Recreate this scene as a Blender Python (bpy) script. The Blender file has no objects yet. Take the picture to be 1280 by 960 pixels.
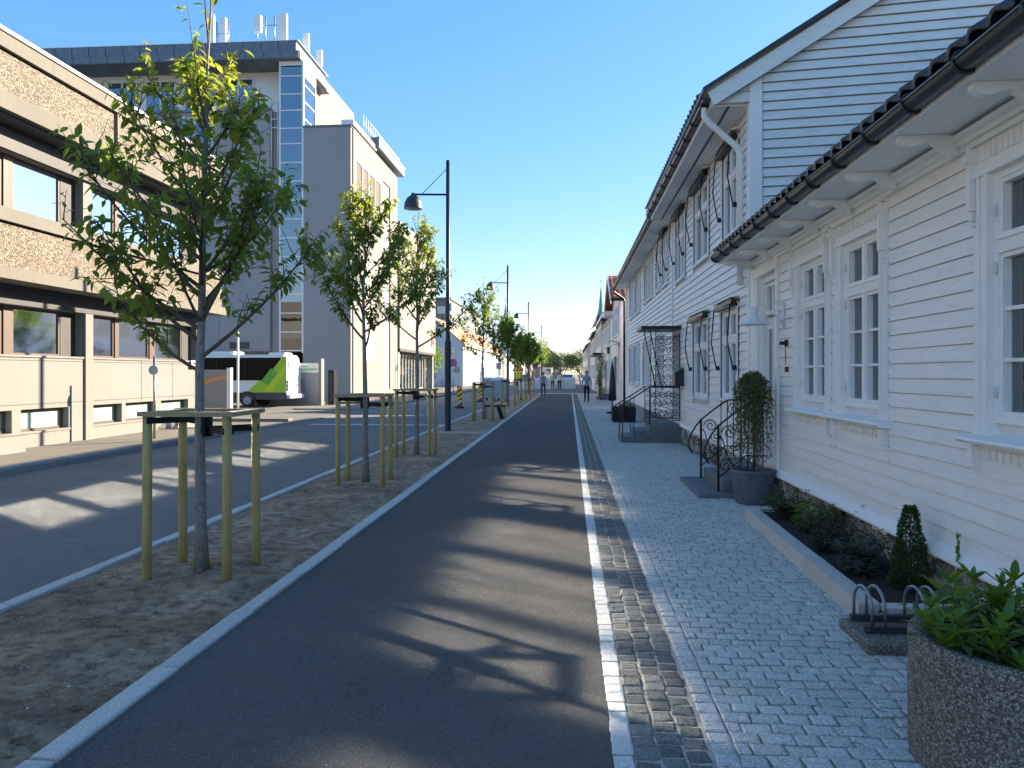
import bpy, bmesh, math, random
from mathutils import Vector, Matrix
from math import sin, cos, pi, radians, sqrt, tan, atan2

sc = bpy.context.scene
# ------------------------------------------------------------------ camera
cam_d = bpy.data.cameras.new('camera'); cam = bpy.data.objects.new('camera', cam_d)
sc.collection.objects.link(cam); sc.camera = cam
cam.location = (0, 0, 1.6)
cam.rotation_euler = (radians(90), 0, math.atan(71.5/961))
cam_d.sensor_width = 36.0; cam_d.lens = 961/1280*36.0
cam_d.shift_y = -13/1280
cam_d.clip_start = 0.05; cam_d.clip_end = 3000
# ------------------------------------------------------------------ light
SUN_AZ = radians(54.0)      # from +Y towards +X
SUN_EL = radians(22.0)
w = bpy.data.worlds.new('World'); sc.world = w; w.use_nodes = True
nt = w.node_tree; nt.nodes.clear()
sky = nt.nodes.new('ShaderNodeTexSky'); sky.sky_type = 'NISHITA'; sky.sun_disc = False
sky.sun_elevation = SUN_EL; sky.sun_rotation = SUN_AZ
sky.air_density = 1.0; sky.dust_density = 0.25; sky.ozone_density = 3.2; sky.altitude = 50
hs = nt.nodes.new('ShaderNodeHueSaturation'); hs.inputs['Saturation'].default_value = 1.68; hs.inputs['Value'].default_value = 1.0
bg = nt.nodes.new('ShaderNodeBackground'); bg.inputs['Strength'].default_value = 0.12
wo = nt.nodes.new('ShaderNodeOutputWorld')
gm = nt.nodes.new('ShaderNodeGamma'); gm.inputs[1].default_value = 0.56   # one soft tone curve over the whole sky
nt.links.new(sky.outputs[0], gm.inputs[0]); nt.links.new(gm.outputs[0], hs.inputs['Color']); tn = nt.nodes.new('ShaderNodeMix'); tn.data_type = 'RGBA'; tn.blend_type = 'MULTIPLY'; tn.inputs[0].default_value = 1; tn.inputs[7].default_value = (.97, .90, .97, 1)
nt.links.new(hs.outputs[0], tn.inputs[6]); nt.links.new(tn.outputs[2], bg.inputs[0]); nt.links.new(bg.outputs[0], wo.inputs[0])
sd = bpy.data.lights.new('sun', 'SUN'); sd.energy = 3.9; sd.angle = radians(0.53); sd.color = (1.0, 0.86, 0.66)
so = bpy.data.objects.new('sun', sd); sc.collection.objects.link(so)
sdir = Vector((sin(SUN_AZ)*cos(SUN_EL), cos(SUN_AZ)*cos(SUN_EL), sin(SUN_EL)))
so.rotation_euler = sdir.to_track_quat('Z', 'Y').to_euler(); so.location = (30, 20, 40)
sc.view_settings.view_transform = 'Standard'; sc.view_settings.look = 'None'
sc.view_settings.exposure = 2.2; sc.view_settings.gamma = 1.0; sc.view_settings.use_curve_mapping = False
sc.cycles.max_bounces = 7; sc.cycles.diffuse_bounces = 4; sc.cycles.glossy_bounces = 3
sc.cycles.transparent_max_bounces = 12; sc.cycles.transmission_bounces = 3
sc.cycles.use_denoising = True; sc.cycles.use_guiding = True   # lets the light thrown back by the office windows reach the street cleanly
sc.cycles.sample_clamp_indirect = 0.0; sc.cycles.blur_glossy = 0.0; sc.cycles.caustics_reflective = True

R = random.Random(11)
COL = sc.collection
# ------------------------------------------------------------------ mesh helpers
WOFF = {}
class FR:
    """a facade frame: u along, v up, n outward"""
    def __init__(s, o, u, n, z=0.0):
        s.o = Vector((o[0], o[1], z)); s.u = Vector((u[0], u[1], 0)).normalized(); s.n = Vector((n[0], n[1], 0)).normalized()
    def __call__(s, u, v, n):
        return s.o + s.u*u + s.n*n + Vector((0, 0, v))
ID = FR((0, 0), (1, 0), (0, 1))
class MB:
    def __init__(s): s.v = []; s.f = []; s.m = []; s.smooth = []; s.cm = 0; s.cs = False
    def face(s, *idx): s.f.append(idx); s.m.append(s.cm); s.smooth.append(s.cs)
    def add(s, pts, faces):
        b = len(s.v); s.v.extend([tuple(p) for p in pts])
        for f in faces: s.face(*[b+i for i in f])
        return b
    def box(s, x0, x1, y0, y1, z0, z1):
        return s.boxf(None, x0, x1, z0, z1, y0, y1)
    def boxf(s, fr, u0, u1, v0, v1, n0, n1):
        P = [(u0, v0, n0), (u1, v0, n0), (u1, v0, n1), (u0, v0, n1), (u0, v1, n0), (u1, v1, n0), (u1, v1, n1), (u0, v1, n1)]
        if fr is None: pts = [(u, n, v) for u, v, n in P]
        else: pts = [fr(u, v, n) for u, v, n in P]
        s.add(pts, [(0, 3, 2, 1), (4, 5, 6, 7), (0, 1, 5, 4), (1, 2, 6, 5), (2, 3, 7, 6), (3, 0, 4, 7)])
        return s
    def bevbox(s, x0, x1, y0, y1, z0, z1, b=0.01):
        pts = []
        for z, e in ((z0, 0), (z1-b, 0), (z1, b)):
            pts += [(x0+e, y0+e, z), (x1-e, y0+e, z), (x1-e, y1-e, z), (x0+e, y1-e, z)]
        fs = [(3, 2, 1, 0), (8, 9, 10, 11)]
        for k in (0, 4):
            for i in range(4): fs.append((k+i, k+(i+1) % 4, k+4+(i+1) % 4, k+4+i))
        s.add(pts, fs); return s
    def prism(s, poly, a, b):
        """poly: list of 3D Vectors (one end), extruded by vector b-a given as offset vector a"""
        n = len(poly); off = Vector(a)
        pts = [Vector(p) for p in poly] + [Vector(p)+off for p in poly]
        fs = [tuple(range(n))[::-1], tuple(range(n, 2*n))]
        for i in range(n): fs.append((i, (i+1) % n, n+(i+1) % n, n+i))
        s.add(pts, fs); return s
    def prf(s, fr, prof, u0, u1):
        """profile in (n,v), extruded along u"""
        poly = [fr(u0, v, n) for n, v in prof]
        return s.prism(poly, fr(u1, 0, 0)-fr(u0, 0, 0), None)
    def tube(s, path, rad, n=6, cap=True):
        path = [Vector(p) for p in path]; k = len(path)
        if not hasattr(rad, '__len__'): rad = [rad]*k
        t0 = (path[1]-path[0]).normalized()
        a = Vector((0, 0, 1)) if abs(t0.z) < .9 else Vector((1, 0, 0))
        nrm = t0.cross(a).normalized(); pts = []
        for i, p in enumerate(path):
            t = (path[min(i+1, k-1)]-path[max(i-1, 0)])
            if t.length < 1e-9: t = t0
            t = t.normalized(); nrm = (nrm - t*nrm.dot(t))
            if nrm.length < 1e-6: nrm = t.orthogonal()
            nrm.normalize(); bn = t.cross(nrm)
            for j in range(n):
                an = 2*pi*j/n; pts.append(p + (nrm*cos(an)+bn*sin(an))*rad[i])
        fs = []
        for i in range(k-1):
            for j in range(n):
                fs.append((i*n+j, i*n+(j+1) % n, (i+1)*n+(j+1) % n, (i+1)*n+j))
        cs = s.cs; s.cs = True; s.add(pts, fs); s.cs = cs
        if cap:
            b = len(s.v)-len(pts)
            s.face(*[b+j for j in range(n)][::-1]); s.face(*[b+(k-1)*n+j for j in range(n)])
        return s
    def lathe(s, prof, c=(0, 0, 0), n=24, smooth=True, a0=0.0):
        c = Vector(c); pts = []
        for r, z in prof:
            for j in range(n):
                an = a0+2*pi*j/n; pts.append(c+Vector((r*cos(an), r*sin(an), z)))
        fs = []
        for i in range(len(prof)-1):
            for j in range(n):
                fs.append((i*n+j, i*n+(j+1) % n, (i+1)*n+(j+1) % n, (i+1)*n+j))
        cs = s.cs; s.cs = smooth; s.add(pts, fs); s.cs = cs
        return s
    def quad(s, a, b, c, d): s.add([a, b, c, d], [(0, 1, 2, 3)]); return s
    def mesh(s, name, mat, off=None):
        me = bpy.data.meshes.new(name)
        vs = s.v if off is None else [(x-off[0], y-off[1], z-off[2]) for x, y, z in s.v]
        me.from_pydata(vs, [], s.f)
        for m in (mat if isinstance(mat, (list, tuple)) else [mat]): me.materials.append(m)
        if any(s.smooth): me.polygons.foreach_set('use_smooth', s.smooth)
        if any(s.m): me.polygons.foreach_set('material_index', s.m)
        if 4 < len(s.f) < 3000 and len(s.v) < 6000:
            bm = bmesh.new(); bm.from_mesh(me); bmesh.ops.recalc_face_normals(bm, faces=bm.faces); bm.to_mesh(me); bm.free()
        me.update(); return me
    def build(s, name, mat, parent=None, kind=None):
        off = WOFF.get(parent.name) if parent else None
        me = s.mesh(name, mat, off)
        o = bpy.data.objects.new(name, me); COL.objects.link(o)
        if parent:
            o.parent = parent; WOFF[o.name] = off
        if kind: o['kind'] = kind
        return o
def put(name, me, parent=None, loc=(0, 0, 0), rot=None, scale=None, kind=None):
    o = bpy.data.objects.new(name, me); COL.objects.link(o)
    off = WOFF.get(parent.name) if parent else None
    o.location = Vector(loc) - (Vector(off) if off else Vector((0, 0, 0)))
    if rot: o.rotation_euler = rot
    if scale: o.scale = scale
    if parent: o.parent = parent
    WOFF[o.name] = tuple(loc)
    if kind: o['kind'] = kind
    return o
def tag(o, label=None, cat=None, group=None, kind=None):
    if label: o['label'] = label
    if cat: o['category'] = cat
    if group: o['group'] = group
    if kind: o['kind'] = kind
    return o
def thing(name, loc, label, cat, group=None, local=False):
    o = bpy.data.objects.new(name, None); COL.objects.link(o); o.empty_display_size = .3
    o.location = loc; WOFF[o.name] = (0, 0, 0) if local else tuple(loc)
    return tag(o, label, cat, group)
def copy_tree(o, parent=None):
    c = o.copy(); COL.objects.link(c)
    if parent: c.parent = parent
    for ch in list(o.children): copy_tree(ch, c)
    return c
def struct(name, mb, mat, parent=None):
    return mb.build(name, mat, parent, 'structure' if parent is None else None)

# ------------------------------------------------------------------ materials
def mat_base(name):
    m = bpy.data.materials.new(name); m.use_nodes = True; t = m.node_tree
    b = t.nodes['Principled BSDF']; return m, t, b
def N(t, typ, **kw):
    n = t.nodes.new(typ)
    for k, v in kw.items():
        if k in n.inputs: n.inputs[k].default_value = v
        else: setattr(n, k, v)
    return n
def mix(t, fac, a, b, blend='MIX'):
    m = t.nodes.new('ShaderNodeMix'); m.data_type = 'RGBA'; m.blend_type = blend
    for i, x in ((0, fac), (6, a), (7, b)):
        if hasattr(x, 'links') or hasattr(x, 'is_linked'): t.links.new(x, m.inputs[i])
        elif isinstance(x, (int, float)): m.inputs[i].default_value = x if i == 0 else (x, x, x, 1)
        else: m.inputs[i].default_value = (x[0], x[1], x[2], 1)
    return m.outputs[2]
def ramp(t, src, stops):
    r = t.nodes.new('ShaderNodeValToRGB'); e = r.color_ramp.elements
    while len(e) < len(stops): e.new(.5)
    for i, (p, c) in enumerate(stops):
        e[i].position = p; e[i].color = (c, c, c, 1) if isinstance(c, (int, float)) else (*c, 1)
    t.links.new(src, r.inputs[0]); return r.outputs[0]
def coords(t, mode='world', scale=(1, 1, 1)):
    if mode == 'world': src = N(t, 'ShaderNodeNewGeometry').outputs['Position']
    else: src = N(t, 'ShaderNodeTexCoord').outputs['Object']
    mp = N(t, 'ShaderNodeMapping'); mp.inputs['Scale'].default_value = scale; t.links.new(src, mp.inputs[0]); return mp.outputs[0]
def noise(t, co, scale, detail=4, rough=.6):
    n = N(t, 'ShaderNodeTexNoise', Scale=scale, Detail=detail, Roughness=rough); t.links.new(co, n.inputs['Vector']); return n.outputs['Fac']
def bump(t, b, h, strength=.3, dist=.01, prev=None):
    n = N(t, 'ShaderNodeBump', Strength=strength, Distance=dist); t.links.new(h, n.inputs['Height'])
    if prev: t.links.new(prev, n.inputs['Normal'])
    t.links.new(n.outputs[0], b.inputs['Normal']); return n.outputs[0]
def setc(t, b, c):
    if hasattr(c, 'is_linked'): t.links.new(c, b.inputs['Base Color'])
    else: b.inputs['Base Color'].default_value = (*c, 1)
def rnd(t):
    """random value per object and per loose piece"""
    a = N(t, 'ShaderNodeObjectInfo').outputs['Random']; g = N(t, 'ShaderNodeNewGeometry').outputs['Random Per Island']
    m = N(t, 'ShaderNodeMath', operation='ADD'); t.links.new(a, m.inputs[0]); t.links.new(g, m.inputs[1])
    f = N(t, 'ShaderNodeMath', operation='FRACT'); t.links.new(m.outputs[0], f.inputs[0]); return f.outputs[0]

def m_simple(name, c, rough=.6, metal=0, noise_amt=.0, scale=8, b_str=0, mode='world', spec=None):
    m, t, b = mat_base(name); b.inputs['Roughness'].default_value = rough; b.inputs['Metallic'].default_value = metal
    if noise_amt:
        n = noise(t, coords(t, mode), scale, 5)
        c2 = tuple(x*(1-noise_amt) for x in c); c1 = tuple(min(1, x*(1+noise_amt)) for x in c)
        setc(t, b, ramp(t, n, [(.3, c2), (.7, c1)]))
        if b_str: bump(t, b, n, b_str, .01)
    else: setc(t, b, c)
    if spec is not None: b.inputs['Specular IOR Level'].default_value = spec
    return m
def m_paint(name, c, dirt=.12, streak=(1.2, 1.2, 9), rough=.5, grime=(.30, .29, .25)):
    """painted timber: pale, slightly uneven, weathered in places"""
    m, t, b = mat_base(name)
    co = coords(t, 'world', streak); n1 = noise(t, co, 3.2, 6, .65)
    n2 = noise(t, coords(t, 'world', (1, 1, 1)), .8, 3)
    n3 = noise(t, coords(t, 'world', (6, 6, 60)), 6, 4, .7)
    cc = mix(t, ramp(t, n1, [(.52, 0), (.8, dirt*2.2)]), c, grime)
    cc = mix(t, ramp(t, n2, [(.4, 0), (.75, dirt)]), cc, tuple(x*.85 for x in c))
    cc = mix(t, ramp(t, n3, [(.62, 0), (.78, dirt*1.6)]), cc, grime)
    r = rnd(t); cc = mix(t, ramp(t, r, [(0, 0), (1, .09)]), cc, (c[0]*.7, c[1]*.72, c[2]*.74))
    setc(t, b, cc); b.inputs['Roughness'].default_value = rough
    bump(t, b, n3, .25, .004)
    return m
M = {}
M['wood_white'] = m_paint('white_timber_paint', (.87, .85, .81), .12)
M['wood_weathered'] = m_paint('weathered_white_paint', (.82, .81, .78), .26, (1.0, 1.0, 7))
M['trim'] = m_paint('white_trim_paint', (.88, .865, .83), .05)
M['trim_grey'] = m_paint('pale_grey_trim', (.74, .74, .73), .12)
M['blue_wood'] = m_paint('pale_blue_timber', (.42, .55, .68), .1)
M['pink_wood'] = m_paint('pinkish_white_timber', (.78, .70, .69), .1)
M['cream_wood'] = m_paint('cream_timber', (.80, .76, .66), .1)
def m_clap(name, c, pitch=.15):
    m, t, b = mat_base(name)
    g = N(t, 'ShaderNodeNewGeometry'); s = N(t, 'ShaderNodeSeparateXYZ'); t.links.new(g.outputs['Position'], s.inputs[0])
    a = N(t, 'ShaderNodeMath', operation='MULTIPLY'); a.inputs[1].default_value = 1/pitch; t.links.new(s.outputs[2], a.inputs[0])
    f = N(t, 'ShaderNodeMath', operation='FRACT'); t.links.new(a.outputs[0], f.inputs[0])
    n = noise(t, coords(t), 1.1, 4)
    setc(t, b, mix(t, ramp(t, n, [(.4, 0), (.8, .3)]), c, tuple(x*.75 for x in c)))
    inv = N(t, 'ShaderNodeMath', operation='SUBTRACT'); inv.inputs[0].default_value = 1; t.links.new(f.outputs[0], inv.inputs[1])
    bump(t, b, inv.outputs[0], .9, .03); return m
M['clap_white'] = m_clap('far_white_boarding', (.80, .79, .76))
M['clap_grey'] = m_clap('far_grey_boarding', (.66, .67, .68))
M['clap_cream'] = m_clap('far_cream_boarding', (.78, .74, .62))
def m_asphalt(name, c, spec=.0, patch=.25, agg=.5, warm=(1, 1, 1)):
    m, t, b = mat_base(name)
    co = coords(t)
    v = N(t, 'ShaderNodeTexVoronoi', Scale=170.0); t.links.new(co, v.inputs['Vector'])
    grain = noise(t, co, 240, 3, .7); big = noise(t, co, .55, 5, .55); mid = noise(t, co, 7, 5, .6)
    c0 = mix(t, ramp(t, grain, [(.35, 0), (.72, 1)]), tuple(x*(1-agg) for x in c), tuple(x*(1+agg) for x in c))
    sepc = ramp(t, v.outputs['Color'], [(.70, 0), (.86, 1)])
    c0 = mix(t, sepc, c0, tuple(x*1.8 for x in c))
    c0 = mix(t, ramp(t, big, [(.35, 0), (.7, patch)]), c0, tuple(x*1.5*wm for x, wm in zip(c, warm)))
    c0 = mix(t, ramp(t, mid, [(.5, 0), (.8, patch)]), c0, tuple(x*.65 for x in c))
    setc(t, b, c0); b.inputs['Roughness'].default_value = .95; b.inputs['Specular IOR Level'].default_value = .12
    n1 = bump(t, b, v.outputs['Distance'], .55, .006); bump(t, b, grain, .4, .003, n1)
    return m
M['path'] = m_asphalt('new_dark_asphalt', (.118, .107, .098), patch=.45, agg=.55)
M['road'] = m_asphalt('worn_grey_asphalt', (.185, .178, .168), patch=.55, agg=.35, warm=(1.05, 1.0, .93))
M['sidewalk'] = m_asphalt('pale_sidewalk_asphalt', (.19, .172, .148), patch=.4, agg=.3)
M['ground'] = m_simple('ground_paving', (.16, .15, .14), .9, 0, .25, 2, .3)
def m_soil():
    m, t, b = mat_base('dry_soil'); co = coords(t)
    n1 = noise(t, co, 1.6, 6, .6); n2 = noise(t, co, 38, 6, .7); n3 = noise(t, co, 9, 5, .65)
    c = ramp(t, n1, [(.3, (.24, .155, .09)), (.5, (.46, .33, .21)), (.68, (.62, .46, .31))])
    c = mix(t, ramp(t, n3, [(.45, 0), (.62, .75)]), c, (.13, .08, .05))
    c = mix(t, ramp(t, n2, [(.52, 0), (.75, .75)]), c, (.60, .48, .35))
    setc(t, b, c); b.inputs['Roughness'].default_value = .95
    a = bump(t, b, n2, 1.0, .03); bump(t, b, n3, .9, .07, a); return m
M['soil'] = m_soil()
M['mulch'] = m_simple('dark_bed_soil', (.03, .022, .017), .95, 0, .5, 45, .8)
def m_granite(name, c, dark=.5, sc_=330, var=.18, stain=.25, stc=(.25, .22, .17), mode='world'):
    m, t, b = mat_base(name); co = coords(t, mode)
    v = N(t, 'ShaderNodeTexVoronoi', Scale=float(sc_)); t.links.new(co, v.inputs['Vector'])
    n = noise(t, co, sc_*.55, 3, .7); n2 = noise(t, co, 14, 5, .6)
    cc = mix(t, ramp(t, v.outputs['Color'], [(.30, 1), (.5, 0)]), c, tuple(x*dark for x in c))
    cc = mix(t, ramp(t, n, [(.55, 0), (.75, .55)]), cc, tuple(min(.9, x*1.6) for x in c))
    r = rnd(t); cc = mix(t, ramp(t, r, [(0, var*1.6), (.5, 0), (1, 0)]), cc, tuple(x*.55 for x in c))
    cc = mix(t, ramp(t, r, [(0, 0), (.55, 0), (1, var)]), cc, tuple(min(.85, x*1.5) for x in c))
    cc = mix(t, ramp(t, n2, [(.55, 0), (.8, stain)]), cc, stc)
    setc(t, b, cc); b.inputs['Roughness'].default_value = .75
    bb = bump(t, b, n2, .5, .012); bump(t, b, n, .5, .002, bb); return m
M['sett'] = m_granite('pale_granite_sett', (.62, .59, .545), .55, 150, .16, .20, (.3, .28, .25))
M['sett_white'] = m_granite('white_granite_block', (.78, .74, .68), .5, 330, .12, .12)
M['sett_dark'] = m_granite('dark_mossy_sett', (.18, .17, .15), .33, 110, .5, .5, (.22, .21, .17))
M['kerb'] = m_granite('granite_kerb', (.60, .57, .52), .55, 300, .12, .2)
M['kerb_old'] = m_granite('weathered_kerb', (.24, .235, .225), .5, 150, .25, .5, (.12, .11, .09))
M['joint'] = m_simple('joint_grit', (.27, .25, .21), .95, 0, .4, 60, .5)
M['joint_pale'] = m_simple('pale_joint_sand', (.42, .37, .30), .95, 0, .35, 60, .5)
def m_concrete(name, c, line=0, stain=.3, rough=.85, grain=.06):
    m, t, b = mat_base(name); co = coords(t)
    n1 = noise(t, co, .7, 6, .6); n2 = noise(t, coords(t, 'world', (4, 4, .5)), 2.2, 5, .6); n3 = noise(t, co, 60, 4, .7)
    cc = mix(t, ramp(t, n1, [(.4, 0), (.75, stain)]), c, tuple(x*.72 for x in c))
    cc = mix(t, ramp(t, n2, [(.52, 0), (.8, stain)]), cc, tuple(x*.6 for x in c))
    cc = mix(t, ramp(t, n3, [(.35, 0), (.7, .35)]), cc, tuple(x*.8 for x in c))
    setc(t, b, cc); b.inputs['Roughness'].default_value = rough
    bb = bump(t, b, n3, .3, .004)
    if line:
        wv = N(t, 'ShaderNodeTexWave', Scale=line/6.283*2, Distortion=1.2); wv.bands_direction = 'Z'; wv.inputs['Detail Scale'].default_value = 3
        t.links.new(co, wv.inputs['Vector']); bump(t, b, wv.outputs['Fac'], .12, .01, bb)
    return m
M['conc_white'] = m_concrete('painted_board_concrete', (.215, .21, .195), 40, .4)
M['conc_beige'] = m_concrete('beige_concrete', (.17, .155, .128), 0, .6)
M['conc_grey'] = m_concrete('grey_concrete', (.29, .30, .31), 0, .35)
M['conc_cream'] = m_concrete('cream_render', (.235, .226, .205), 0, .35)
M['conc_dark'] = m_simple('dark_brown_cladding', (.045, .042, .042), .6, 0, .2, 3)
M['panel_brown'] = m_concrete('taupe_panel', (.27, .245, .22), 0, .25)
def m_pebble(name, cols, scale, b_str=1.0, mode='world'):
    m, t, b = mat_base(name); co = coords(t, mode)
    v = N(t, 'ShaderNodeTexVoronoi', Scale=float(scale)); t.links.new(co, v.inputs['Vector'])
    cc = ramp(t, v.outputs['Color'], cols)
    big = noise(t, co, 1.3, 4); cc = mix(t, ramp(t, big, [(.45, 0), (.75, .3)]), cc, tuple(x*.6 for x in cols[1][1]))
    d = ramp(t, v.outputs['Distance'], [(.0, 1), (.62, 0)])
    cc = mix(t, ramp(t, v.outputs['Distance'], [(.45, 0), (.75, .7)]), cc, tuple(x*.35 for x in cols[1][1]))
    setc(t, b, cc); b.inputs['Roughness'].default_value = .7; bump(t, b, d, b_str, .8/scale); return m
M['pebble'] = m_pebble('exposed_pebble_facing', [(.15, (.11, .082, .056)), (.4, (.20, .158, .112)), (.6, (.27, .225, .165)), (.85, (.42, .37, .29))], 34)
M['pebble_dark'] = m_pebble('pebble_dash_concrete', [(.15, (.08, .073, .062)), (.4, (.17, .16, .14)), (.6, (.26, .24, .21)), (.88, (.50, .47, .42))], 120)
def m_rubble():
    m, t, b = mat_base('whitewashed_rubble'); co = coords(t)
    n1 = noise(t, co, 4.5, 7, .68); n2 = noise(t, co, 22, 6, .7)
    c = ramp(t, n1, [(.36, (.07, .06, .045)), (.46, (.20, .17, .13)), (.54, (.42, .41, .37)), (.7, (.56, .56, .53))])
    c = mix(t, ramp(t, n2, [(.5, 0), (.68, .8)]), c, (.11, .095, .07)); r = rnd(t)
    c = mix(t, ramp(t, r, [(0, .5), (.6, 0)]), c, (.22, .18, .14))
    setc(t, b, c); b.inputs['Roughness'].default_value = .9; a = bump(t, b, n1, .9, .05); bump(t, b, n2, .7, .015, a); return m
M['rubble'] = m_rubble()
M['slate'] = m_simple('grey_stone_slab', (.14, .155, .16), .7, 0, .2, 6, .2)
M['lampblue'] = m_simple('dark_blue_grey_metal', (.018, .024, .038), .35, .2)
M['black'] = m_simple('black_metal', (.012, .012, .014), .4, .2)
M['darkgrey'] = m_simple('dark_grey_metal', (.05, .055, .062), .45, .3)
M['galv'] = m_simple('galvanised_steel', (.30, .33, .36), .38, .9, .2, 20)
M['steelgrey'] = m_simple('grey_metal_cladding', (.12, .155, .19), .5, .3, .25, 5)
M['band'] = m_simple('aluminium_trim', (.62, .63, .63), .45, .3)
M['gutter'] = m_simple('dark_plastic_gutter', (.028, .031, .034), .32, 0, .15, 12)
M['tile_black'] = m_simple('black_glazed_tile', (.024, .024, .028), .38, 0, .5, 14, .2)
def m_tile(name, c):
    m, t, b = mat_base(name); r = rnd(t); n = noise(t, coords(t), 9, 4)
    cc = mix(t, r, tuple(x*.75 for x in c), tuple(min(1, x*1.25) for x in c)); cc = mix(t, ramp(t, n, [(.5, 0), (.8, .5)]), cc, tuple(x*.5 for x in c))
    setc(t, b, cc); b.inputs['Roughness'].default_value = .6; return m
M['tile_red'] = m_tile('red_clay_tile', (.50, .13, .065))
M['tile_orange'] = m_tile('orange_clay_tile', (.55, .19, .09))
M['copper'] = m_simple('green_copper', (.10, .27, .22), .6, 0, .25, 2)
M['stake'] = None
def m_wood(name, c, c2, mode='world', st=(30, 30, 2.2)):
    m, t, b = mat_base(name); co = coords(t, mode, st); n = noise(t, co, 1.5, 6, .65); n2 = noise(t, coords(t, mode), 5, 4)
    cc = mix(t, ramp(t, n, [(.3, 0), (.7, 1)]), c, c2); cc = mix(t, ramp(t, n2, [(.5, 0), (.8, .5)]), cc, tuple(x*.55 for x in c2))
    r = rnd(t); cc = mix(t, ramp(t, r, [(0, .3), (1, 0)]), cc, tuple(x*.6 for x in c))
    setc(t, b, cc); b.inputs['Roughness'].default_value = .75; bump(t, b, n, .35, .006); return m
M['stake'] = m_wood('treated_pine_stake', (.58, .42, .17), (.38, .28, .10), 'object')
M['rail'] = m_wood('treated_pine_board', (.50, .37, .20), (.33, .24, .13), 'object', (3, 30, 30))
M['bench'] = m_wood('brown_bench_wood', (.22, .10, .05), (.12, .06, .03))
M['strap'] = m_simple('black_webbing', (.010, .010, .012), .8)
def m_bark():
    m, t, b = mat_base('grey_bark'); co = coords(t, 'object', (1, 1, .5)); n = noise(t, co, 38, 6, .65); n2 = noise(t, coords(t, 'object', (1, 1, 5)), 11, 4)
    cc = ramp(t, n, [(.3, (.13, .12, .105)), (.55, (.26, .245, .22)), (.75, (.36, .345, .31))])
    cc = mix(t, ramp(t, n2, [(.55, 0), (.7, .6)]), cc, (.14, .12, .10))
    setc(t, b, cc); b.inputs['Roughness'].default_value = .85; bump(t, b, n, .7, .008); return m
M['bark'] = m_bark()
M['twig'] = m_simple('dark_twig', (.11, .08, .06), .8)
def m_leaf(name, c1, c2, trans, tw=.45, rough=.45):
    m = bpy.data.materials.new(name); m.use_nodes = True; t = m.node_tree; t.nodes.clear()
    r = rnd(t); col = mix(t, r, c1, c2)
    d = N(t, 'ShaderNodeBsdfPrincipled', Roughness=rough); t.links.new(col, d.inputs['Base Color']); d.inputs['Specular IOR Level'].default_value = .35
    tr = N(t, 'ShaderNodeBsdfTranslucent'); tc = mix(t, r, trans, tuple(x*.7 for x in trans)); t.links.new(tc, tr.inputs[0])
    mx = N(t, 'ShaderNodeMixShader', Fac=tw); t.links.new(d.outputs[0], mx.inputs[1]); t.links.new(tr.outputs[0], mx.inputs[2])
    o = N(t, 'ShaderNodeOutputMaterial'); t.links.new(mx.outputs[0], o.inputs[0]); return m
M['leaf'] = m_leaf('pear_leaf', (.07, .125, .028), (.13, .19, .04), (.36, .50, .05), .48)
M['leaf_top'] = m_leaf('sunlit_top_and_shoot_leaf', (.12, .18, .03), (.20, .23, .045), (.48, .54, .06), .52)  # yellow-green of sunlit crown tops put into the colour; basal shoots share it
M['leaf_dark'] = m_leaf('dark_shrub_leaf', (.022, .05, .022), (.05, .09, .035), (.08, .15, .03), .3)
M['leaf_bed'] = m_leaf('bluish_rose_leaf', (.025, .05, .035), (.06, .09, .06), (.07, .12, .04), .25)
M['leaf_red'] = m_leaf('reddish_young_leaf', (.09, .035, .025), (.13, .06, .035), (.2, .07, .03), .3)
M['leaf_lime'] = m_leaf('lime_shrub_leaf', (.10, .19, .02), (.20, .28, .03), (.30, .42, .03), .35)
M['leaf_mid'] = m_leaf('glossy_shrub_leaf', (.05, .12, .03), (.10, .20, .035), (.16, .28, .03), .3, .35)
M['willow'] = m_leaf('fine_needle_leaf', (.06, .10, .03), (.13, .17, .05), (.20, .26, .05), .35)
def m_glass(name, tint=(1, 1, 1), base=.10, refl=(.95, .97, 1.0), rough=.015, see=True, dark=(.02, .025, .03), ior=1.75):
    m = bpy.data.materials.new(name); m.use_nodes = True; t = m.node_tree; t.nodes.clear()
    fr = N(t, 'ShaderNodeFresnel', IOR=ior); gl = N(t, 'ShaderNodeBsdfGlossy', Roughness=rough); gl.inputs[0].default_value = (*refl, 1)
    ad = N(t, 'ShaderNodeMath', operation='ADD'); ad.use_clamp = True; ad.inputs[1].default_value = base; t.links.new(fr.outputs[0], ad.inputs[0])
    if see: tr = N(t, 'ShaderNodeBsdfTransparent'); tr.inputs[0].default_value = (*tint, 1)
    else: tr = N(t, 'ShaderNodeBsdfDiffuse'); tr.inputs[0].default_value = (*dark, 1)
    wv = noise(t, coords(t), 1.6, 2); bp = N(t, 'ShaderNodeBump', Strength=.05, Distance=.02); t.links.new(wv, bp.inputs['Height']); t.links.new(bp.outputs[0], gl.inputs['Normal'])
    mx = N(t, 'ShaderNodeMixShader'); t.links.new(ad.outputs[0], mx.inputs[0]); t.links.new(tr.outputs[0], mx.inputs[1]); t.links.new(gl.outputs[0], mx.inputs[2])
    o = N(t, 'ShaderNodeOutputMaterial'); t.links.new(mx.outputs[0], o.inputs[0]); return m
M['glass'] = m_glass('window_glass', (.85, .9, .9), .12)
M['glass_dark'] = m_glass('dark_window_glass', base=.16, see=False)
M['glass_office'] = m_glass('office_glass', (.8, .85, .88), .85, refl=(.84, .90, .95), rough=.055, ior=1.6)
M['glass_blue'] = m_glass('blue_stair_glass', base=.14, see=False, dark=(.02, .05, .13))
M['glass_van'] = m_glass('black_bus_glass', base=.0, see=False, dark=(.004, .005, .006), ior=1.25)
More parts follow.
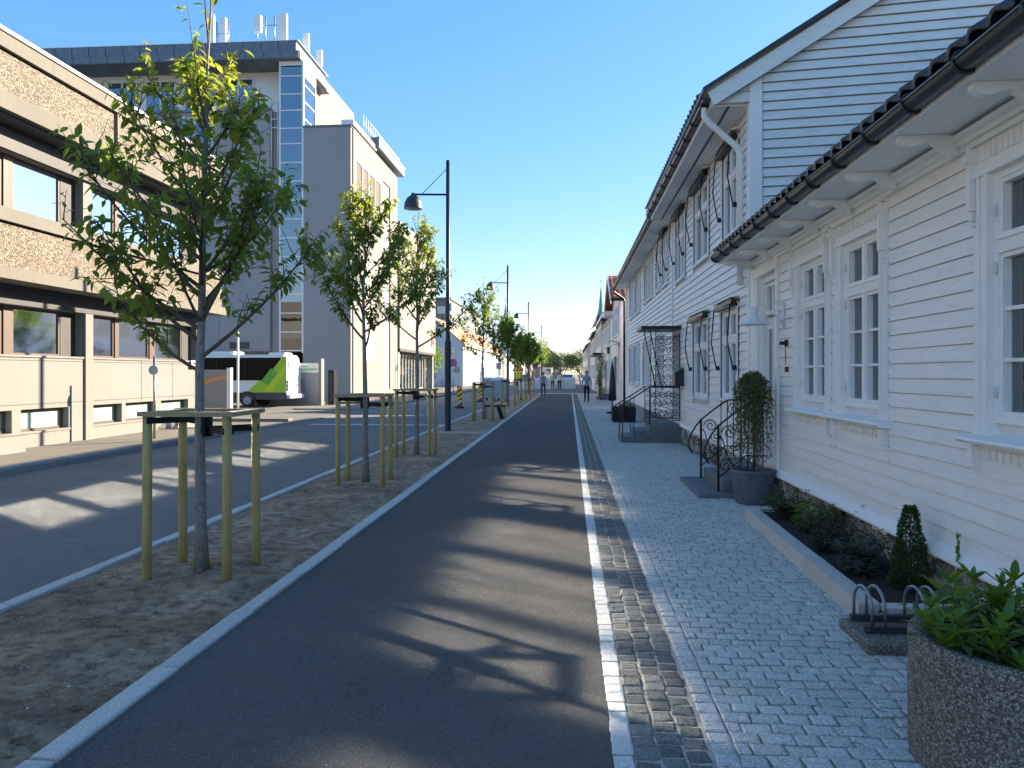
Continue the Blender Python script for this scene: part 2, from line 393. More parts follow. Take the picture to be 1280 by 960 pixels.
M['frost'] = m_simple('frosted_green_glass', (.36, .50, .42), .25, 0, .1, 2)
M['curtain'] = m_simple('white_curtain', (.62, .64, .64), .9, 0, .12, 9)
M['curtain_blue'] = m_simple('pale_blue_curtain', (.50, .66, .72), .9, 0, .12, 9)
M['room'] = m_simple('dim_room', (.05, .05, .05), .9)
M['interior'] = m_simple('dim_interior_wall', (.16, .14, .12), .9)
M['redbrown'] = m_simple('red_brown_blind', (.13, .045, .03), .8)
M['frame_brown'] = m_simple('brown_window_frame', (.10, .065, .05), .5)
M['louvre'] = m_wood('grey_brown_louvre', (.20, .165, .125), (.12, .10, .08), 'world', (2, 2, 30))
M['white'] = m_simple('white_gloss_paint', (.80, .80, .79), .3)
M['green'] = m_simple('lime_green_paint', (.32, .58, .03), .3)
M['green_mid'] = m_simple('green_paint', (.10, .42, .05), .3)
M['green_yel'] = m_simple('yellow_green_paint', (.50, .66, .03), .3)
M['red'] = m_simple('red_plastic', (.55, .02, .02), .3)
M['orange'] = m_simple('orange_print', (.75, .30, .03), .5)
M['rubber'] = m_simple('black_rubber', (.015, .015, .016), .7)
M['bumper'] = m_simple('grey_plastic', (.05, .055, .065), .5)
M['yellow'] = m_simple('fluorescent_yellow', (.75, .68, .02), .5)
M['blue_sign'] = m_simple('blue_sign_face', (.09, .10, .45), .4)
M['sign_back'] = m_simple('grey_sign_back', (.38, .39, .42), .45, .3)
M['paleg'] = m_simple('pale_green_sign', (.52, .66, .50), .5)
M['white_line'] = m_simple('white_road_paint', (.62, .61, .58), .8, 0, .2, 12)
M['skip'] = m_simple('pale_blue_plastic', (.30, .42, .47), .5, 0, .1, 3)
M['skin'] = m_simple('skin', (.45, .27, .19), .6)
M['cloth_navy'] = m_simple('navy_cloth', (.03, .04, .075), .9)
M['cloth_grey'] = m_simple('blue_grey_cloth', (.24, .29, .34), .9)
M['cloth_yellow'] = m_simple('pale_yellow_cloth', (.60, .58, .22), .9)
M['cloth_white'] = m_simple('white_cloth', (.70, .70, .66), .9)
M['cloth_black'] = m_simple('black_cloth', (.02, .02, .024), .9)
M['hair'] = m_simple('brown_hair', (.10, .06, .035), .8)
M['zinc'] = m_simple('ribbed_zinc_pot', (.13, .145, .175), .5, .35, .3, 10, .2)
M['enamel'] = m_simple('white_enamel', (.75, .76, .76), .25)
M['bag_white'] = m_simple('white_bulk_bag', (.72, .73, .74), .8, 0, .1, 3)

# ------------------------------------------------------------------ ground, road, paths
g = MB(); g.add([(-600, -60, -.06), (600, -60, -.06), (600, 1200, -.06), (-600, 1200, -.06)], [(0, 1, 2, 3)])
struct('ground', g, M['ground'])
def sheet(mb, x0, x1, y0, y1, z, t=.05): return mb.box(x0, x1, y0, y1, z-t, z)
road = struct('road', sheet(sheet(MB(), -8.86, -3.92, -25, 220, -.012), -3.92, 9.5, 62.2, 220, -.012), M['road'])
path = struct('bike_path', sheet(MB(), -2.1, .18, -25, 62.2, 0.0), M['path'])
pav = struct('pavement', sheet(MB(), .18, 2.80, -25, 62.2, -.010), M['joint'])
# pale sandy joint bed under the dark setts
sheet(MB(), .27, .62, -25, 62.2, -.004, .02).build('joint_bed', M['joint_pale'], pav)
# cross strip at the far end of the path, forecourt and pavements on the left
struct('cross_paving', sheet(MB(), -3.9, 2.8, 60.9, 62.2, .004, .03), M['sett_white'])
side = struct('sidewalk', sheet(sheet(MB(), -10.95, -9.06, -25, 20.6, .11, .2), -12.9, -9.06, 40.0, 93, .11, .2), M['sidewalk'])
fore = struct('forecourt', sheet(MB(), -60, -8.87, 20.6, 43.9, .0, .05), M['sidewalk'])
# kerb stones
def stone_mesh(name, mat, sx, sy, sz, b=.008, seed=0):
    r = random.Random(seed); mb = MB(); mb.bevbox(-sx/2, sx/2, -sy/2, sy/2, -sz, 0, b)
    for i in range(4, 12):
        x, y, z = mb.v[i]; j = min(.006, sx*.04)
        mb.v[i] = (x+r.uniform(-j, j), y+r.uniform(-j, j), z+r.uniform(-.0015, .0015))
    return mb.mesh(name, mat)
def kerb_run(name, x, width, y0, y1, top, mat, L=1.0, jit=.004, bev=.008):
    root = MB().box(x-width/2+.01, x+width/2-.01, y0, y1, top-.24, top-.03).build(name, M['joint'], None, 'structure')
    ms = [stone_mesh('kerb_stone', mat, width, L-.012, .2, bev, 50+k) for k in range(4)]
    y = y0; 
    while y < y1-.01:
        put('kerb_stone', R.choice(ms), root, (x+R.uniform(-jit, jit), y+L/2, top+R.uniform(-.002, .002)), (0, 0, R.uniform(-.002, .002))); y += L
    return root
kerb_run('path_kerb', -2.16, .12, 1.0, 62.0, .022, M['kerb'])
kerb_run('road_kerb', -3.86, .11, 1.0, 62.0, .018, M['kerb'])
kerb_run('sidewalk_kerb', -8.96, .20, 4.0, 21.0, .115, M['kerb_old'], 1.0, .012, .03)
kerb_run('sidewalk_kerb', -8.96, .20, 40.0, 93.0, .115, M['kerb_old'], 1.0, .01, .03)
# planted strip of bare soil
def soil_z(x, y):
    return .012*sin(x*7.1+y*2.3)+.010*sin(y*5.7-x*3.1)+.006*sin(y*13+x*11)
mb = MB(); nx = 16; ny = 420
for j in range(ny+1):
    for i in range(nx+1):
        x = -3.82+i*(1.62/nx); y = 1.0+61*(j/ny)**1.35
        e = min(i, nx-i)/3; e = min(1, e)
        z = -.012+(.022+soil_z(x, y)+R.uniform(-.006, .006))*e
        for ty in (5.95, 10.9, 14.65, 26.0, 36.8): 
            d = math.hypot(x+2.93, y-ty); z += .05*math.exp(-(d/.3)**2)
        mb.v.append((x, y, z))
for j in range(ny):
    for i in range(nx):
        a = j*(nx+1)+i; mb.cs = True; mb.face(a, a+1, a+nx+2, a+nx+1)
strip = struct('planting_strip', mb, M['soil'])
# loose crumbs and pebbles on the soil, a few blown onto the path
def pebble_into(mb, x, y, z, s, r):
    pts = []
    for (a, b, c) in ((1, 0, 0), (0, 1, 0), (-1, 0, 0), (0, -1, 0), (0, 0, 1)):
        k = r.uniform(.6, 1.2)*s; pts.append((x+a*k, y+b*k, z+c*k*.7))
    mb.add(pts, [(0, 1, 4), (1, 2, 4), (2, 3, 4), (3, 0, 4)])
mb = MB(); r = random.Random(5)
for k in range(5200):
    y = 2.2+22*r.random()**1.8; x = r.uniform(-3.78, -2.24); mb.cm = 0 if r.random() < .94 else 1
    pebble_into(mb, x, y, .012+soil_z(x, y)*.8, r.choice((.004, .005, .007, .012)), r)
for k in range(700):
    y = 3.0+16*r.random()**1.6; x = r.uniform(-3.72, -2.3); mb.cm = 0
    pebble_into(mb, x, y, .008+soil_z(x, y)*.8, r.uniform(.010, .024), r)
tag(mb.build('loose_grit', [M['soil'], M['kerb']]), 'crumbs of soil and small pebbles scattered over the bare planting strip', 'grit', None, 'stuff')
mb = MB()
for k in range(240):
    y = 2.2+16*r.random()**1.5; x = -2.1+2.2*r.random()**2.2
    mb.cm = 0 if r.random() < .7 else 1
    pebble_into(mb, x, y, .001, r.choice((.002, .003, .004)), r)
tag(mb.build('stray_grit', [M['soil'], M['kerb']]), 'stray grains of grit lying on the dark asphalt path', 'grit', None, 'stuff')
# weeds at foot of near tree come with the tree

# ---- setts
def sett_box(mb, x, y, z, sx, sy, r, h=.03, b=.012, fine=True):
    x0, x1, y0, y1 = x-sx/2, x+sx/2, y-sy/2, y+sy/2; j = lambda a=.0055: r.uniform(-a, a); pts = []
    pts += [(x0, y0, z-h), (x1, y0, z-h), (x1, y1, z-h), (x0, y1, z-h)]
    if fine:
        pts += [(x0+j(), y0+j(), z-b*.45), (x1+j(), y0+j(), z-b*.45), (x1+j(), y1+j(), z-b*.45), (x0+j(), y1+j(), z-b*.45)]
    k = len(pts); pts += [(x0+b+j(), y0+b+j(), z+j(.0012)), (x1-b+j(), y0+b+j(), z+j(.0012)), (x1-b+j(), y1-b+j(), z+j(.0012)), (x0+b+j(), y1-b+j(), z+j(.0012))]
    fs = [(k, k+1, k+2, k+3)]
    for q in range(0, k, 4):
        for i in range(4): fs.append((q+i, q+(i+1) % 4, q+4+(i+1) % 4, q+4+i))
    mb.add(pts, fs)
def sett_variants(mat, sx, sy, b, n=6, name='sett'):
    out = []
    for k in range(n):
        m_ = MB(); sett_box(m_, 0, 0, 0, sx, sy, random.Random(k+int(sx*1000)), .03, b); out.append(m_.mesh(name, mat))
    return out
r = random.Random(21)
# white edging blocks, one row
vs = sett_variants(M['sett_white'], .086, .098, .006, 6, 'edge_block'); mbr = MB(); y = 1.2; n = 0
while y < 60.8:
    if y > 3.0 and n < 300:
        put('edge_block', r.choice(vs), pav, (.226+r.uniform(-.002, .002), y, .004+r.uniform(-.002, .002)), (r.uniform(-.012, .012), r.uniform(-.012, .012), r.uniform(-.03, .03)), (r.uniform(.97, 1.0), r.uniform(.92, 1.02), 1)); n += 1
    else: sett_box(mbr, .226, y, .004, .086, .098, r, .03, .006, False)
    y += .105
mbr.build('edge_block', M['sett_white'], pav, 'stuff')
# three dark rows
vs = sett_variants(M['sett_dark'], .105, .104, .012, 6, 'dark_sett'); mbr = MB(); n = 0
for row, xc in enumerate((.325, .431, .537)):
    y = 1.2+row*.04; k = 0
    while y < 60.8:
        if y > 3.0 and k < 100:
            put('dark_sett', r.choice(vs), pav, (xc+r.uniform(-.006, .006), y, .002+r.uniform(-.004, .003)), (r.uniform(-.03, .03), r.uniform(-.03, .03), r.uniform(-.08, .08)), (r.uniform(.94, 1.01), r.uniform(.92, 1.03), 1)); k += 1
        else: sett_box(mbr, xc+r.uniform(-.005, .005), y, .002+r.uniform(-.003, .003), .104*r.uniform(.94, 1), .104*r.uniform(.93, 1), r, .03, .010, False)
        y += .1095+r.uniform(-.004, .004)
mbr.build('dark_sett', M['sett_dark'], pav, 'stuff')
# pale setts: one long row, then staggered cross courses
vs = sett_variants(M['sett'], .118, .092, .010, 8, 'sett'); mbr = MB(); n = 0
vl = sett_variants(M['sett'], .095, .100, .010, 4, 'sett_')
for me_ in vl: me_.name = 'sett'
rows = []; y = 1.2; c = 0
while y < 60.6:
    rows.append(y); y += .102
for ri, y in enumerate(rows):
    items = [(.655, .095, .094)]
    x = .710
    if ri % 2: items.append((x+.030, .058, .090)); x += .069
    while x < 2.62:
        wd = .122*r.uniform(.85, 1.10); items.append((x+wd/2, wd, r.uniform(.086, .094))); x += wd+.011
    for k, (xc, sx, sy) in enumerate(items):
        if 1.92 < xc and 5.0 < y < 8.6: continue
        if xc+sx/2 > 2.60: continue
        z = .002+r.uniform(-.003, .003)
        if 3.15 < y and n < 300 and math.hypot(xc-1.883, y-3.27) > .4 and not (1.7 < xc and 4.55 < y < 5.0):
            me_ = r.choice(vl if k == 0 else vs)
            put('sett', me_, pav, (xc, y+r.uniform(-.003, .003), z), (r.uniform(-.02, .02), r.uniform(-.02, .02), r.uniform(-.03, .03)), (sx/(.095 if k == 0 else .118), r.uniform(.95, 1.03), 1)); n += 1
        else: sett_box(mbr, xc, y+r.uniform(-.003, .003), z, sx, sy, r, .03, .010, y < 16)
mbr.build('sett', M['sett'], pav, 'stuff')
# road markings
mb = MB(); sheet(mb, -8.2, -3.95, 23.7, 23.95, -.006, .004); mb.build('white_line', M['white_line'], road)
mb = MB(); sheet(mb, -3.80, -2.25, 20.28, 20.44, .05, .08); tag(mb.build('stone_edging', M['kerb']), 'flat pale stone edging across the soil strip at the foot of the nearest lamp post', 'edging')
# manhole cover
# ------------------------------------------------------------------ generic facade pieces
def spans(u0, u1, v0, v1, holes):
    segs = [(u0, u1)]
    for (a, b, c, d) in holes:
        if c < (v0+v1)/2 < d:
            out = []
            for s0, s1 in segs:
                if b <= s0 or a >= s1: out.append((s0, s1)); continue
                if a > s0: out.append((s0, a))
                if b < s1: out.append((b, s1))
            segs = out
    return [s for s in segs if s[1]-s[0] > .02]
def clad(parent, fr, u0, u1, v0, v1, pitch, holes, mat, objs=True, lap=.024, maxlen=None, limit=290, name='board', clip=None, gap=.004):
    """lapped weatherboards, each board a piece of its own"""
    k = 0; rest = MB(); v = v0; cnt = 0; r_ = random.Random(int(v1*100))
    while v < v1-.01:
        a, b = v, min(v+pitch, v1); U0, U1 = u0, u1
        if clip:
            U0, U1 = clip(v)
            if U1-U0 < .1: v += pitch; continue
        for s0, s1 in spans(U0, U1, a, b, holes):
            cuts = [s0]
            if maxlen:
                p = s0+r_.uniform(.4, 1)*maxlen
                while p < s1-.8: cuts.append(p); p += r_.uniform(.6, 1)*maxlen
            cuts.append(s1)
            for c0, c1 in zip(cuts, cuts[1:]):
                if clip and b-a > .05:
                    # top corners follow the verge
                    t0, t1 = clip(b); t0 = max(c0, t0) if c0 == s0 else c0; t1 = min(c1, t1) if c1 == s1 else c1
                else: t0, t1 = c0, c1
                if t1 <= t0: t1 = t0+.01
                w_ = r_.uniform(-.0015, .0015); e = .0012
                prof0 = [fr(c0+e, a+gap, .0), fr(c0+e, a+gap+w_, lap), fr(t0+e, b-.002+w_, .007), fr(t0+e, b, .0)]
                prof1 = [fr(c1-e, a+gap, .0), fr(c1-e, a+gap-w_, lap), fr(t1-e, b-.002-w_, .007), fr(t1-e, b, .0)]
                tgt = MB() if (objs and cnt < limit) else rest
                tgt.add(prof0+prof1, [(3, 2, 1, 0), (4, 5, 6, 7), (0, 1, 5, 4), (1, 2, 6, 5), (2, 3, 7, 6)])
                if tgt is not rest: tgt.build(name, mat, parent); cnt += 1
        v += pitch
    if rest.f: rest.build(name, mat, parent, 'stuff')
def wavy(mb, fr, u0, u1, v0, v1, n, amp=.02, wl=.09):
    k = max(4, int((u1-u0)/wl*4)); pts = []
    for i in range(k+1):
        u = u0+(u1-u0)*i/k; d = amp*sin(i*pi/2)+amp*.5*sin(i*1.1)
        pts += [fr(u, v0, n+d), fr(u, v1, n+d)]
    mb.cs = True; mb.add(pts, [(2*i, 2*i+2, 2*i+3, 2*i+1) for i in range(k)]); mb.cs = False
def rect_frame(mb, fr, u0, u1, v0, v1, w_, n0, n1):
    mb.boxf(fr, u0, u0+w_, v0, v1, n0, n1); mb.boxf(fr, u1-w_, u1, v0, v1, n0, n1)
    mb.boxf(fr, u0+w_, u1-w_, v0, v0+w_, n0, n1-.002); mb.boxf(fr, u0+w_, u1-w_, v1-w_, v1, n0, n1-.002)
def window(parent, fr, u0, u1, v0, v1, cols=1, rows=(1,), split=None, frame=M['trim'], glass=M['glass'], depth=.05, fw=.05, mw=.03,
           curtain=None, casing=0, sill=True, room=True, name='window', transom_cols=None, bar=.022, ncas=.03):
    """frame (root part) with panes, bars, sill, casing and curtain as sub-parts. split = height fraction of the transom; rows = (lower rows, upper rows)"""
    f = MB(); rect_frame(f, fr, u0, u1, v0, v1, fw, -depth-.02, .012)
    zones = []
    if split:
        vt = v0+(v1-v0)*split; f.boxf(fr, u0+fw, u1-fw, vt-.04, vt+.04, -depth-.01, .018); f.boxf(fr, u0+fw, u1-fw, vt+.04, vt+.055, -depth, .030)
        zones = [(v0+fw, vt-.04, rows[0], cols), (vt+.055, v1-fw, rows[1] if len(rows) > 1 else 1, transom_cols or cols)]
    else: zones = [(v0+fw, v1-fw, rows[0], cols)]
    panes = []
    for (a, b, nr, nc) in zones:
        W_ = (u1-u0-2*fw)/nc
        for i in range(nc):
            ua = u0+fw+W_*i; ub = ua+W_
            if i: f.boxf(fr, ua-mw/2, ua+mw/2, a, b, -depth-.01, .014)
            l = ua+(mw/2 if i else 0); rr = ub-(mw/2 if i < nc-1 else 0)
            if fw > .03: rect_frame(f, fr, l+.001, rr-.001, a+.001, b-.001, .028, -depth, .002); l += .029; rr -= .029; a_, b_ = a+.029, b-.029
            else: a_, b_ = a, b
            H_ = (b_-a_)/nr
            for k in range(nr):
                if k: f.boxf(fr, l, rr, a_+H_*k-bar/2, a_+H_*k+bar/2, -depth, -.012)
                panes.append((l, rr, a_+H_*k+(bar/2 if k else 0), a_+H_*(k+1)-(bar/2 if k < nr-1 else 0)))
    root = f.build(name, frame, parent)
    for (a, b, c, d) in panes: MB().boxf(fr, a, b, c, d, -depth+.004, -depth+.010).build('pane', glass, root)
    if sill: MB().boxf(fr, u0-.04, u1+.04, v0-.045, v0-.004, -.01, .075).build('sill', frame, root)
    if casing:
        c = MB(); w_ = casing
        for (n1, a, b) in ((ncas, 0, w_), (ncas+.018, 0, .025), (ncas+.012, w_-.03, w_)):
            c.boxf(fr, u0-b, u0-a-.001, v0-.004, v1+.001, -.01, n1); c.boxf(fr, u1+a+.001, u1+b, v0-.004, v1+.001, -.01, n1)
            c.boxf(fr, u0-b, u1+b, v1+a+.002, v1+b, -.01, n1+.001)
        c.build('casing', frame, root)
    if curtain:
        cm = MB()
        for (a, b, c0, d0) in curtain: wavy(cm, fr, u0+(u1-u0)*a, u0+(u1-u0)*b, v0+(v1-v0)*c0, v0+(v1-v0)*d0, -depth-.05, .012)
        cm.build('curtain', M['curtain'], root)
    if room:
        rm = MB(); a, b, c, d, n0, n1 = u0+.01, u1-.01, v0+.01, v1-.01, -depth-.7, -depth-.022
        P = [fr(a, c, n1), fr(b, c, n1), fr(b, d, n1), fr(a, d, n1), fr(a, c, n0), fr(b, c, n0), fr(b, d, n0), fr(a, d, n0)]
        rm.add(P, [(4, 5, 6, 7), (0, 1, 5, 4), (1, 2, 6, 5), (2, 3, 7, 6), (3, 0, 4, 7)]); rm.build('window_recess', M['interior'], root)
    return root
def tile_mesh(mat, wdt=.22, ln=.38, th=.022, amp=.028):
    """S-shaped pantile: width along x, run along y (uphill), z normal"""
    mb = MB(); k = 8; top = []; 
    for i in range(k+1):
        x = wdt*1.08*i/k; a = 2*pi*i/k; z = amp*sin(a-.6)
        top.append((x, z))
    pts = []
    for yy, dz in ((0, .02), (ln, -.006)):
        for x, z in top: pts.append((x, yy, z+dz))
    for x, z in top: pts.append((x, 0, z+.02-th))
    n = k+1; fs = []
    for i in range(k): fs.append((i, i+1, n+i+1, n+i)); fs.append((2*n+i, 2*n+i+1, i+1, i))
    mb.cs = True; mb.add(pts, fs); return mb.mesh('roof_tile', mat)
def tile_rows(parent, p0, udir, updir, width, run, mat, wdt=.22, step=.32, objrows=2, objmax=150, amp=.028, cut=None):
    """p0 eave start; udir along eave; updir up the slope (unit); cut(u, s) says whether a tile is left out"""
    U = Vector(udir).normalized(); V = Vector(updir).normalized(); p0 = Vector(p0)
    if U.cross(V).z < 0: p0 = p0+U*width; U = -U
    Nn = U.cross(V); rot = Matrix((U, V, Nn)).transposed()
    me = tile_mesh(mat, wdt, step*1.18, amp=amp); rest = MB(); cnt = 0
    base = [v.co.copy() for v in me.vertices]; fcs = [tuple(p.vertices) for p in me.polygons]
    nr = int(run/step); nc = int(width/wdt); eu = rot.to_euler()
    for j in range(nr):
        for i in range(nc):
            if cut and cut(i*wdt, j*step): continue
            P = p0+U*(i*wdt)+V*(j*step)+Nn*.03
            if j < objrows and cnt < objmax: put('roof_tile', me, parent, P, eu); cnt += 1
            else: rest.cs = True; rest.add([P+(rot @ c) for c in base], fcs)
    if rest.f: rest.build('roof_tile', mat, parent, 'stuff')
def wall_holes(mb, fr, u0, u1, v0, v1, holes, n0=-.2, n1=0.0):
    us = sorted({u0, u1} | {x for h in holes for x in h[:2] if u0 < x < u1}); vs_ = sorted({v0, v1} | {x for h in holes for x in h[2:] if v0 < x < v1})
    for a, b in zip(us, us[1:]):
        run = None
        for c, d in zip(vs_, vs_[1:]):
            hole = any(h[0] < (a+b)/2 < h[1] and h[2] < (c+d)/2 < h[3] for h in holes)
            if not hole: run = (run[0], d) if run else (c, d)
            if (hole or d == v1) and run: mb.boxf(fr, a, b, run[0], run[1], n0, n1); run = None
def gutter_run(parent, X, z, y0, y1, r_=.06, mat=None, side=-1, brackets=.0, name='gutter', lift=.0):
    """half round gutter running along Y"""
    mat = mat or M['gutter']; mb = MB(); k = 9; pts = []; ys = (y0, y1)
    for rad in (r_, r_-.006):
        for y in ys:
            for i in range(k):
                a = pi+pi*i/(k-1); pts.append((X+rad*cos(a), y, z+rad*sin(a)))
    fs = []
    for i in range(k-1):
        fs.append((i, i+1, k+i+1, k+i)); fs.append((2*k+i, 3*k+i, 3*k+i+1, 2*k+i+1))
    mb.cs = True; mb.add(pts, fs); mb.cs = False
    mb.tube([(X-r_, y0, z), (X-r_, y1, z)], .009, 6); mb.tube([(X+r_, y0, z), (X+r_, y1, z)], .007, 5)
    for yy in ys: mb.add([(X+r_*cos(pi+pi*i/(k-1)), yy, z+r_*sin(pi+pi*i/(k-1))) for i in range(k)], [tuple(range(k))])
    gt = mb.build(name, mat, parent)
    if brackets:
        y = y0+.25
        while y < y1:
            b = MB(); b.tube([(X+(r_+.008)*cos(pi+pi*i/12), y, z+(r_+.008)*sin(pi+pi*i/12)) for i in range(13)], .011, 5); b.tube([(X-r_-.008, y, z), (X-r_+.01, y, z+.035), (X+r_+.02, y, z+.09)], .008, 4)
            b.build('gutter_bracket', mat, gt); y += brackets
    return gt
def downpipe(parent, pts, r_, mat, name='downpipe'):
    return MB().tube(pts, r_, 10).build(name, mat, parent)

# ------------------------------------------------------------------ HOUSE A: near white single-storey timber house
FX = 2.59
hA = thing('timber_house', (FX, 4, 0), 'white single storey timber house with black tiled eaves, closest on the right', 'house')
fA = FR((FX, 0), (0, 1), (-1, 0))
# windows of the near house: (u0, u1, v0, v1)
AW = [(7.86, 8.78, 1.30, 2.80), (6.52, 7.42, 1.30, 2.80), (3.80, 4.88, 1.30, 2.82)]
AWc = [(7.78, 9.02), (6.43, 7.64), (3.56, 5.08)]
ADOOR = (9.74, 10.62, .40, 2.86)
mb = MB(); wall_holes(mb, fA, -6, 11.05, 0.0, 3.12, [(a, b, c, d) for a, b, c, d in AW]+[ADOOR], -.16, -.012)
mb.box(FX+.2, 9.8, 10.95, 11.05, 0, 3.1); mb.box(FX+.2, 9.8, -6, -5.9, 0, 3.1); mb.box(9.7, 9.8, -5.9, 10.95, 0, 3.1)
mb.build('wall', M['trim_grey'], hA)
holesA = [(a, b, .96, 3.4) for a, b in AWc] + [(9.66, 10.90, .40, 3.4), (-6, -3, 0, 0)]
clad(hA, fA, -6, 10.93, .42, 3.09, .1143, holesA, M['wood_white'], True, .019, 3.6, gap=.003)
# sloped white base flashing and foundation
mb = MB(); mb.prf(fA, [(-.01, .36), (.085, .345), (.085, .362), (.028, .432), (-.01, .436)], -6, 9.70); mb.build('base_flashing', M['trim'], hA)
fd = MB(); fd.boxf(fA, -6, 11.04, -.06, .35, -.15, -.02); fnd = fd.build('foundation', M['rubble'], hA)
r = random.Random(8); y = 3.0
while y < 9.8:
    lv = 0.0; hh = [r.uniform(.14, .2), r.uniform(.12, .16)]
    wd = r.uniform(.22, .42)
    for h_ in hh:
        yy = y+r.uniform(-.05, .05); mb = MB(); k = 7; pts = []; cxx, czz = yy+wd/2, lv+h_/2
        for ring, (sc_, nn) in enumerate(((1, -.03), (.96, .006), (.7, .022))):
            for i in range(k):
                a = 2*pi*i/k+r.uniform(-.1, .1); e = .5
                ca, sa = cos(a), sin(a); ex = abs(ca)**e*(1 if ca > 0 else -1); ez = abs(sa)**e*(1 if sa > 0 else -1)
                pts.append(fA(cxx+ex*wd*.5*sc_, czz+ez*h_*.5*sc_, nn+r.uniform(-.003, .006)))
        fs = [tuple(range(2*k, 3*k))]
        for q in (0, k):
            for i in range(k): fs.append((q+i, q+(i+1) % k, q+k+(i+1) % k, q+k+i))
        mb.add(pts, fs); mb.build('stone', M['rubble'], fnd); lv += h_+.008
    y += wd+.012
def a_window(i):
    u0, u1, v0, v1 = AW[i]; c0, c1 = AWc[i]
    cur = [(.02, .47, 0, .98), (.55, .98, 0, .98)] if i else [(.02, .40, 0, .98)]
    wn = window(hA, fA, u0, u1, v0, v1, 2, (3, 1), .70, M['trim'], M['glass'], .06, .045, .05, cur, 0, False)
    mb = MB()
    # stepped casing boards either side, architrave across, frieze with drops, ears
    for (a, b, s_) in ((c0, u0, 1), (u1, c1, -1)):
        for k, (q0, q1, nn) in enumerate(((0, .34, .034), (.34, .50, .052), (.50, .80, .040), (.80, 1, .058))):
            e0, e1 = (a+(b-a)*q0, a+(b-a)*q1) if s_ > 0 else (b-(b-a)*q1, b-(b-a)*q0)
            mb.boxf(fA, e0+.0005, e1-.0005, 1.22, v1+.0, -.012, nn)
    for (a, b, nn) in ((v1+.0, v1+.035, .060), (v1+.035, v1+.085, .044), (v1+.085, v1+.20, .036), (v1+.20, v1+.235, .066)):
        mb.boxf(fA, c0+.001, c1-.001, a+.0005, b, -.012, nn)
    cs = mb.build('casing', M['trim'], wn)
    mb = MB(); n = int((c1-c0-.1)/.062)
    for k in range(n):
        u = c0+.05+k*.062+.01
        mb.boxf(fA, u, u+.034, v1+.095, v1+.150, .036, .050); mb.boxf(fA, u+.006, u+.028, v1+.155, v1+.192, .036, .046)
    for u in (c0+.012, c1-.052):
        mb.boxf(fA, u, u+.04, v1-.20, v1+.19, .034, .085); mb.boxf(fA, u+.004, u+.036, v1-.26, v1-.205, .034, .072); mb.boxf(fA, u+.009, u+.031, v1-.30, v1-.265, .034, .062)
        mb.boxf(fA, u-.006, u+.046, v1+.10, v1+.15, .034, .105)
    mb.build('carved_frieze', M['trim'], wn, 'stuff')
    mb = MB(); mb.prf(fA, [(-.012, 1.155), (.02, 1.155), (.11, 1.165), (.125, 1.185), (.115, 1.20), (-.012, 1.235)], c0-.05, c1+.05)
    mb.build('sill', M['trim'], wn)
    mb = MB(); mb.boxf(fA, c0+.01, c1-.01, .96, 1.155, -.012, .016); n = int((c1-c0-.12)/.075)
    for k in range(n):
        u = c0+.06+k*.075
        mb.boxf(fA, u, u+.05, 1.09, 1.135, .016, .038); mb.boxf(fA, u+.012, u+.038, 1.068, 1.088, .016, .032)
        mb.boxf(fA, u+.053, u+.072, 1.10, 1.122, .016, .028)
    for u in (c0+.012, c1-.062): mb.boxf(fA, u, u+.05, 1.02, 1.15, .016, .075); mb.boxf(fA, u+.008, u+.042, .985, 1.018, .016, .055)
    mb.build('carved_apron', M['trim'], wn, 'stuff')
    for s_ in (u0+.035, u1-.035):
        for z in (1.45, 2.20, 2.55): MB().tube([fA(s_, z, .020), fA(s_, z+.075, .020)], .009, 6).build('hinge', M['trim_grey'], wn)
    return wn
for i in range(3): a_window(i)
# corner boards, cornice below the eaves
mb = MB(); mb.boxf(fA, 10.93, 11.06, .36, 3.10, -.012, .045); mb.boxf(fA, 9.66, 9.74, .40, 3.05, -.012, .05); mb.build('corner_board', M['trim'], hA)
mb = MB(); mb.prf(fA, [(-.01, 3.035), (.045, 3.035), (.05, 3.06), (.075, 3.07), (.08, 3.095), (.11, 3.105), (.115, 3.135), (-.01, 3.135)], -6, 11.08); mb.build('cornice', M['trim'], hA)
# door with transom, canopy-less recess
d0, d1, z0, z1 = ADOOR
dr = MB().boxf(fA, d0+.05, d1-.05, z0+.02, 2.34, -.12, -.075).build('door', M['trim_grey'], hA)
mb = MB()
for (a, b) in ((d0+.13, (d0+d1)/2-.05), ((d0+d1)/2+.05, d1-.13)):
    rect_frame(mb, fA, a, b, .62, 1.12, .03, -.076, -.058); rect_frame(mb, fA, a, b, 1.26, 2.22, .03, -.076, -.055)
mb.boxf(fA, (d0+d1)/2-.02, (d0+d1)/2+.02, z0+.02, 2.34, -.076, -.060)
mb.build('door_moulding', M['trim'], dr)
for (a, b) in ((d0+.16, (d0+d1)/2-.08), ((d0+d1)/2+.08, d1-.16)): MB().boxf(fA, a, b, 1.29, 2.19, -.076, -.068).build('pane', M['glass_dark'], dr)
MB().tube([fA(d0+.10, 1.35, -.07), fA(d0+.10, 1.35, -.03), fA(d0+.2, 1.35, -.03)], .011, 6).build('handle', M['darkgrey'], dr)
tw = MB(); rect_frame(tw, fA, d0+.05, d1-.05, 2.38, 2.80, .05, -.12, -.05); tw.boxf(fA, d0+.33, d0+.37, 2.43, 2.75, -.11, -.055); tw.boxf(fA, d1-.37, d1-.33, 2.43, 2.75, -.11, -.055)
tw = tw.build('transom_window', M['trim'], hA)
for a, b in ((d0+.10, d0+.33), (d0+.37, d1-.37), (d1-.33, d1-.10)): MB().boxf(fA, a, b, 2.43, 2.75, -.10, -.09).build('pane', M['glass_dark'], tw)
mb = MB(); rect_frame(mb, fA, d0-.0, d1+.0, z0-.02, 2.86, .05, -.15, -.006)
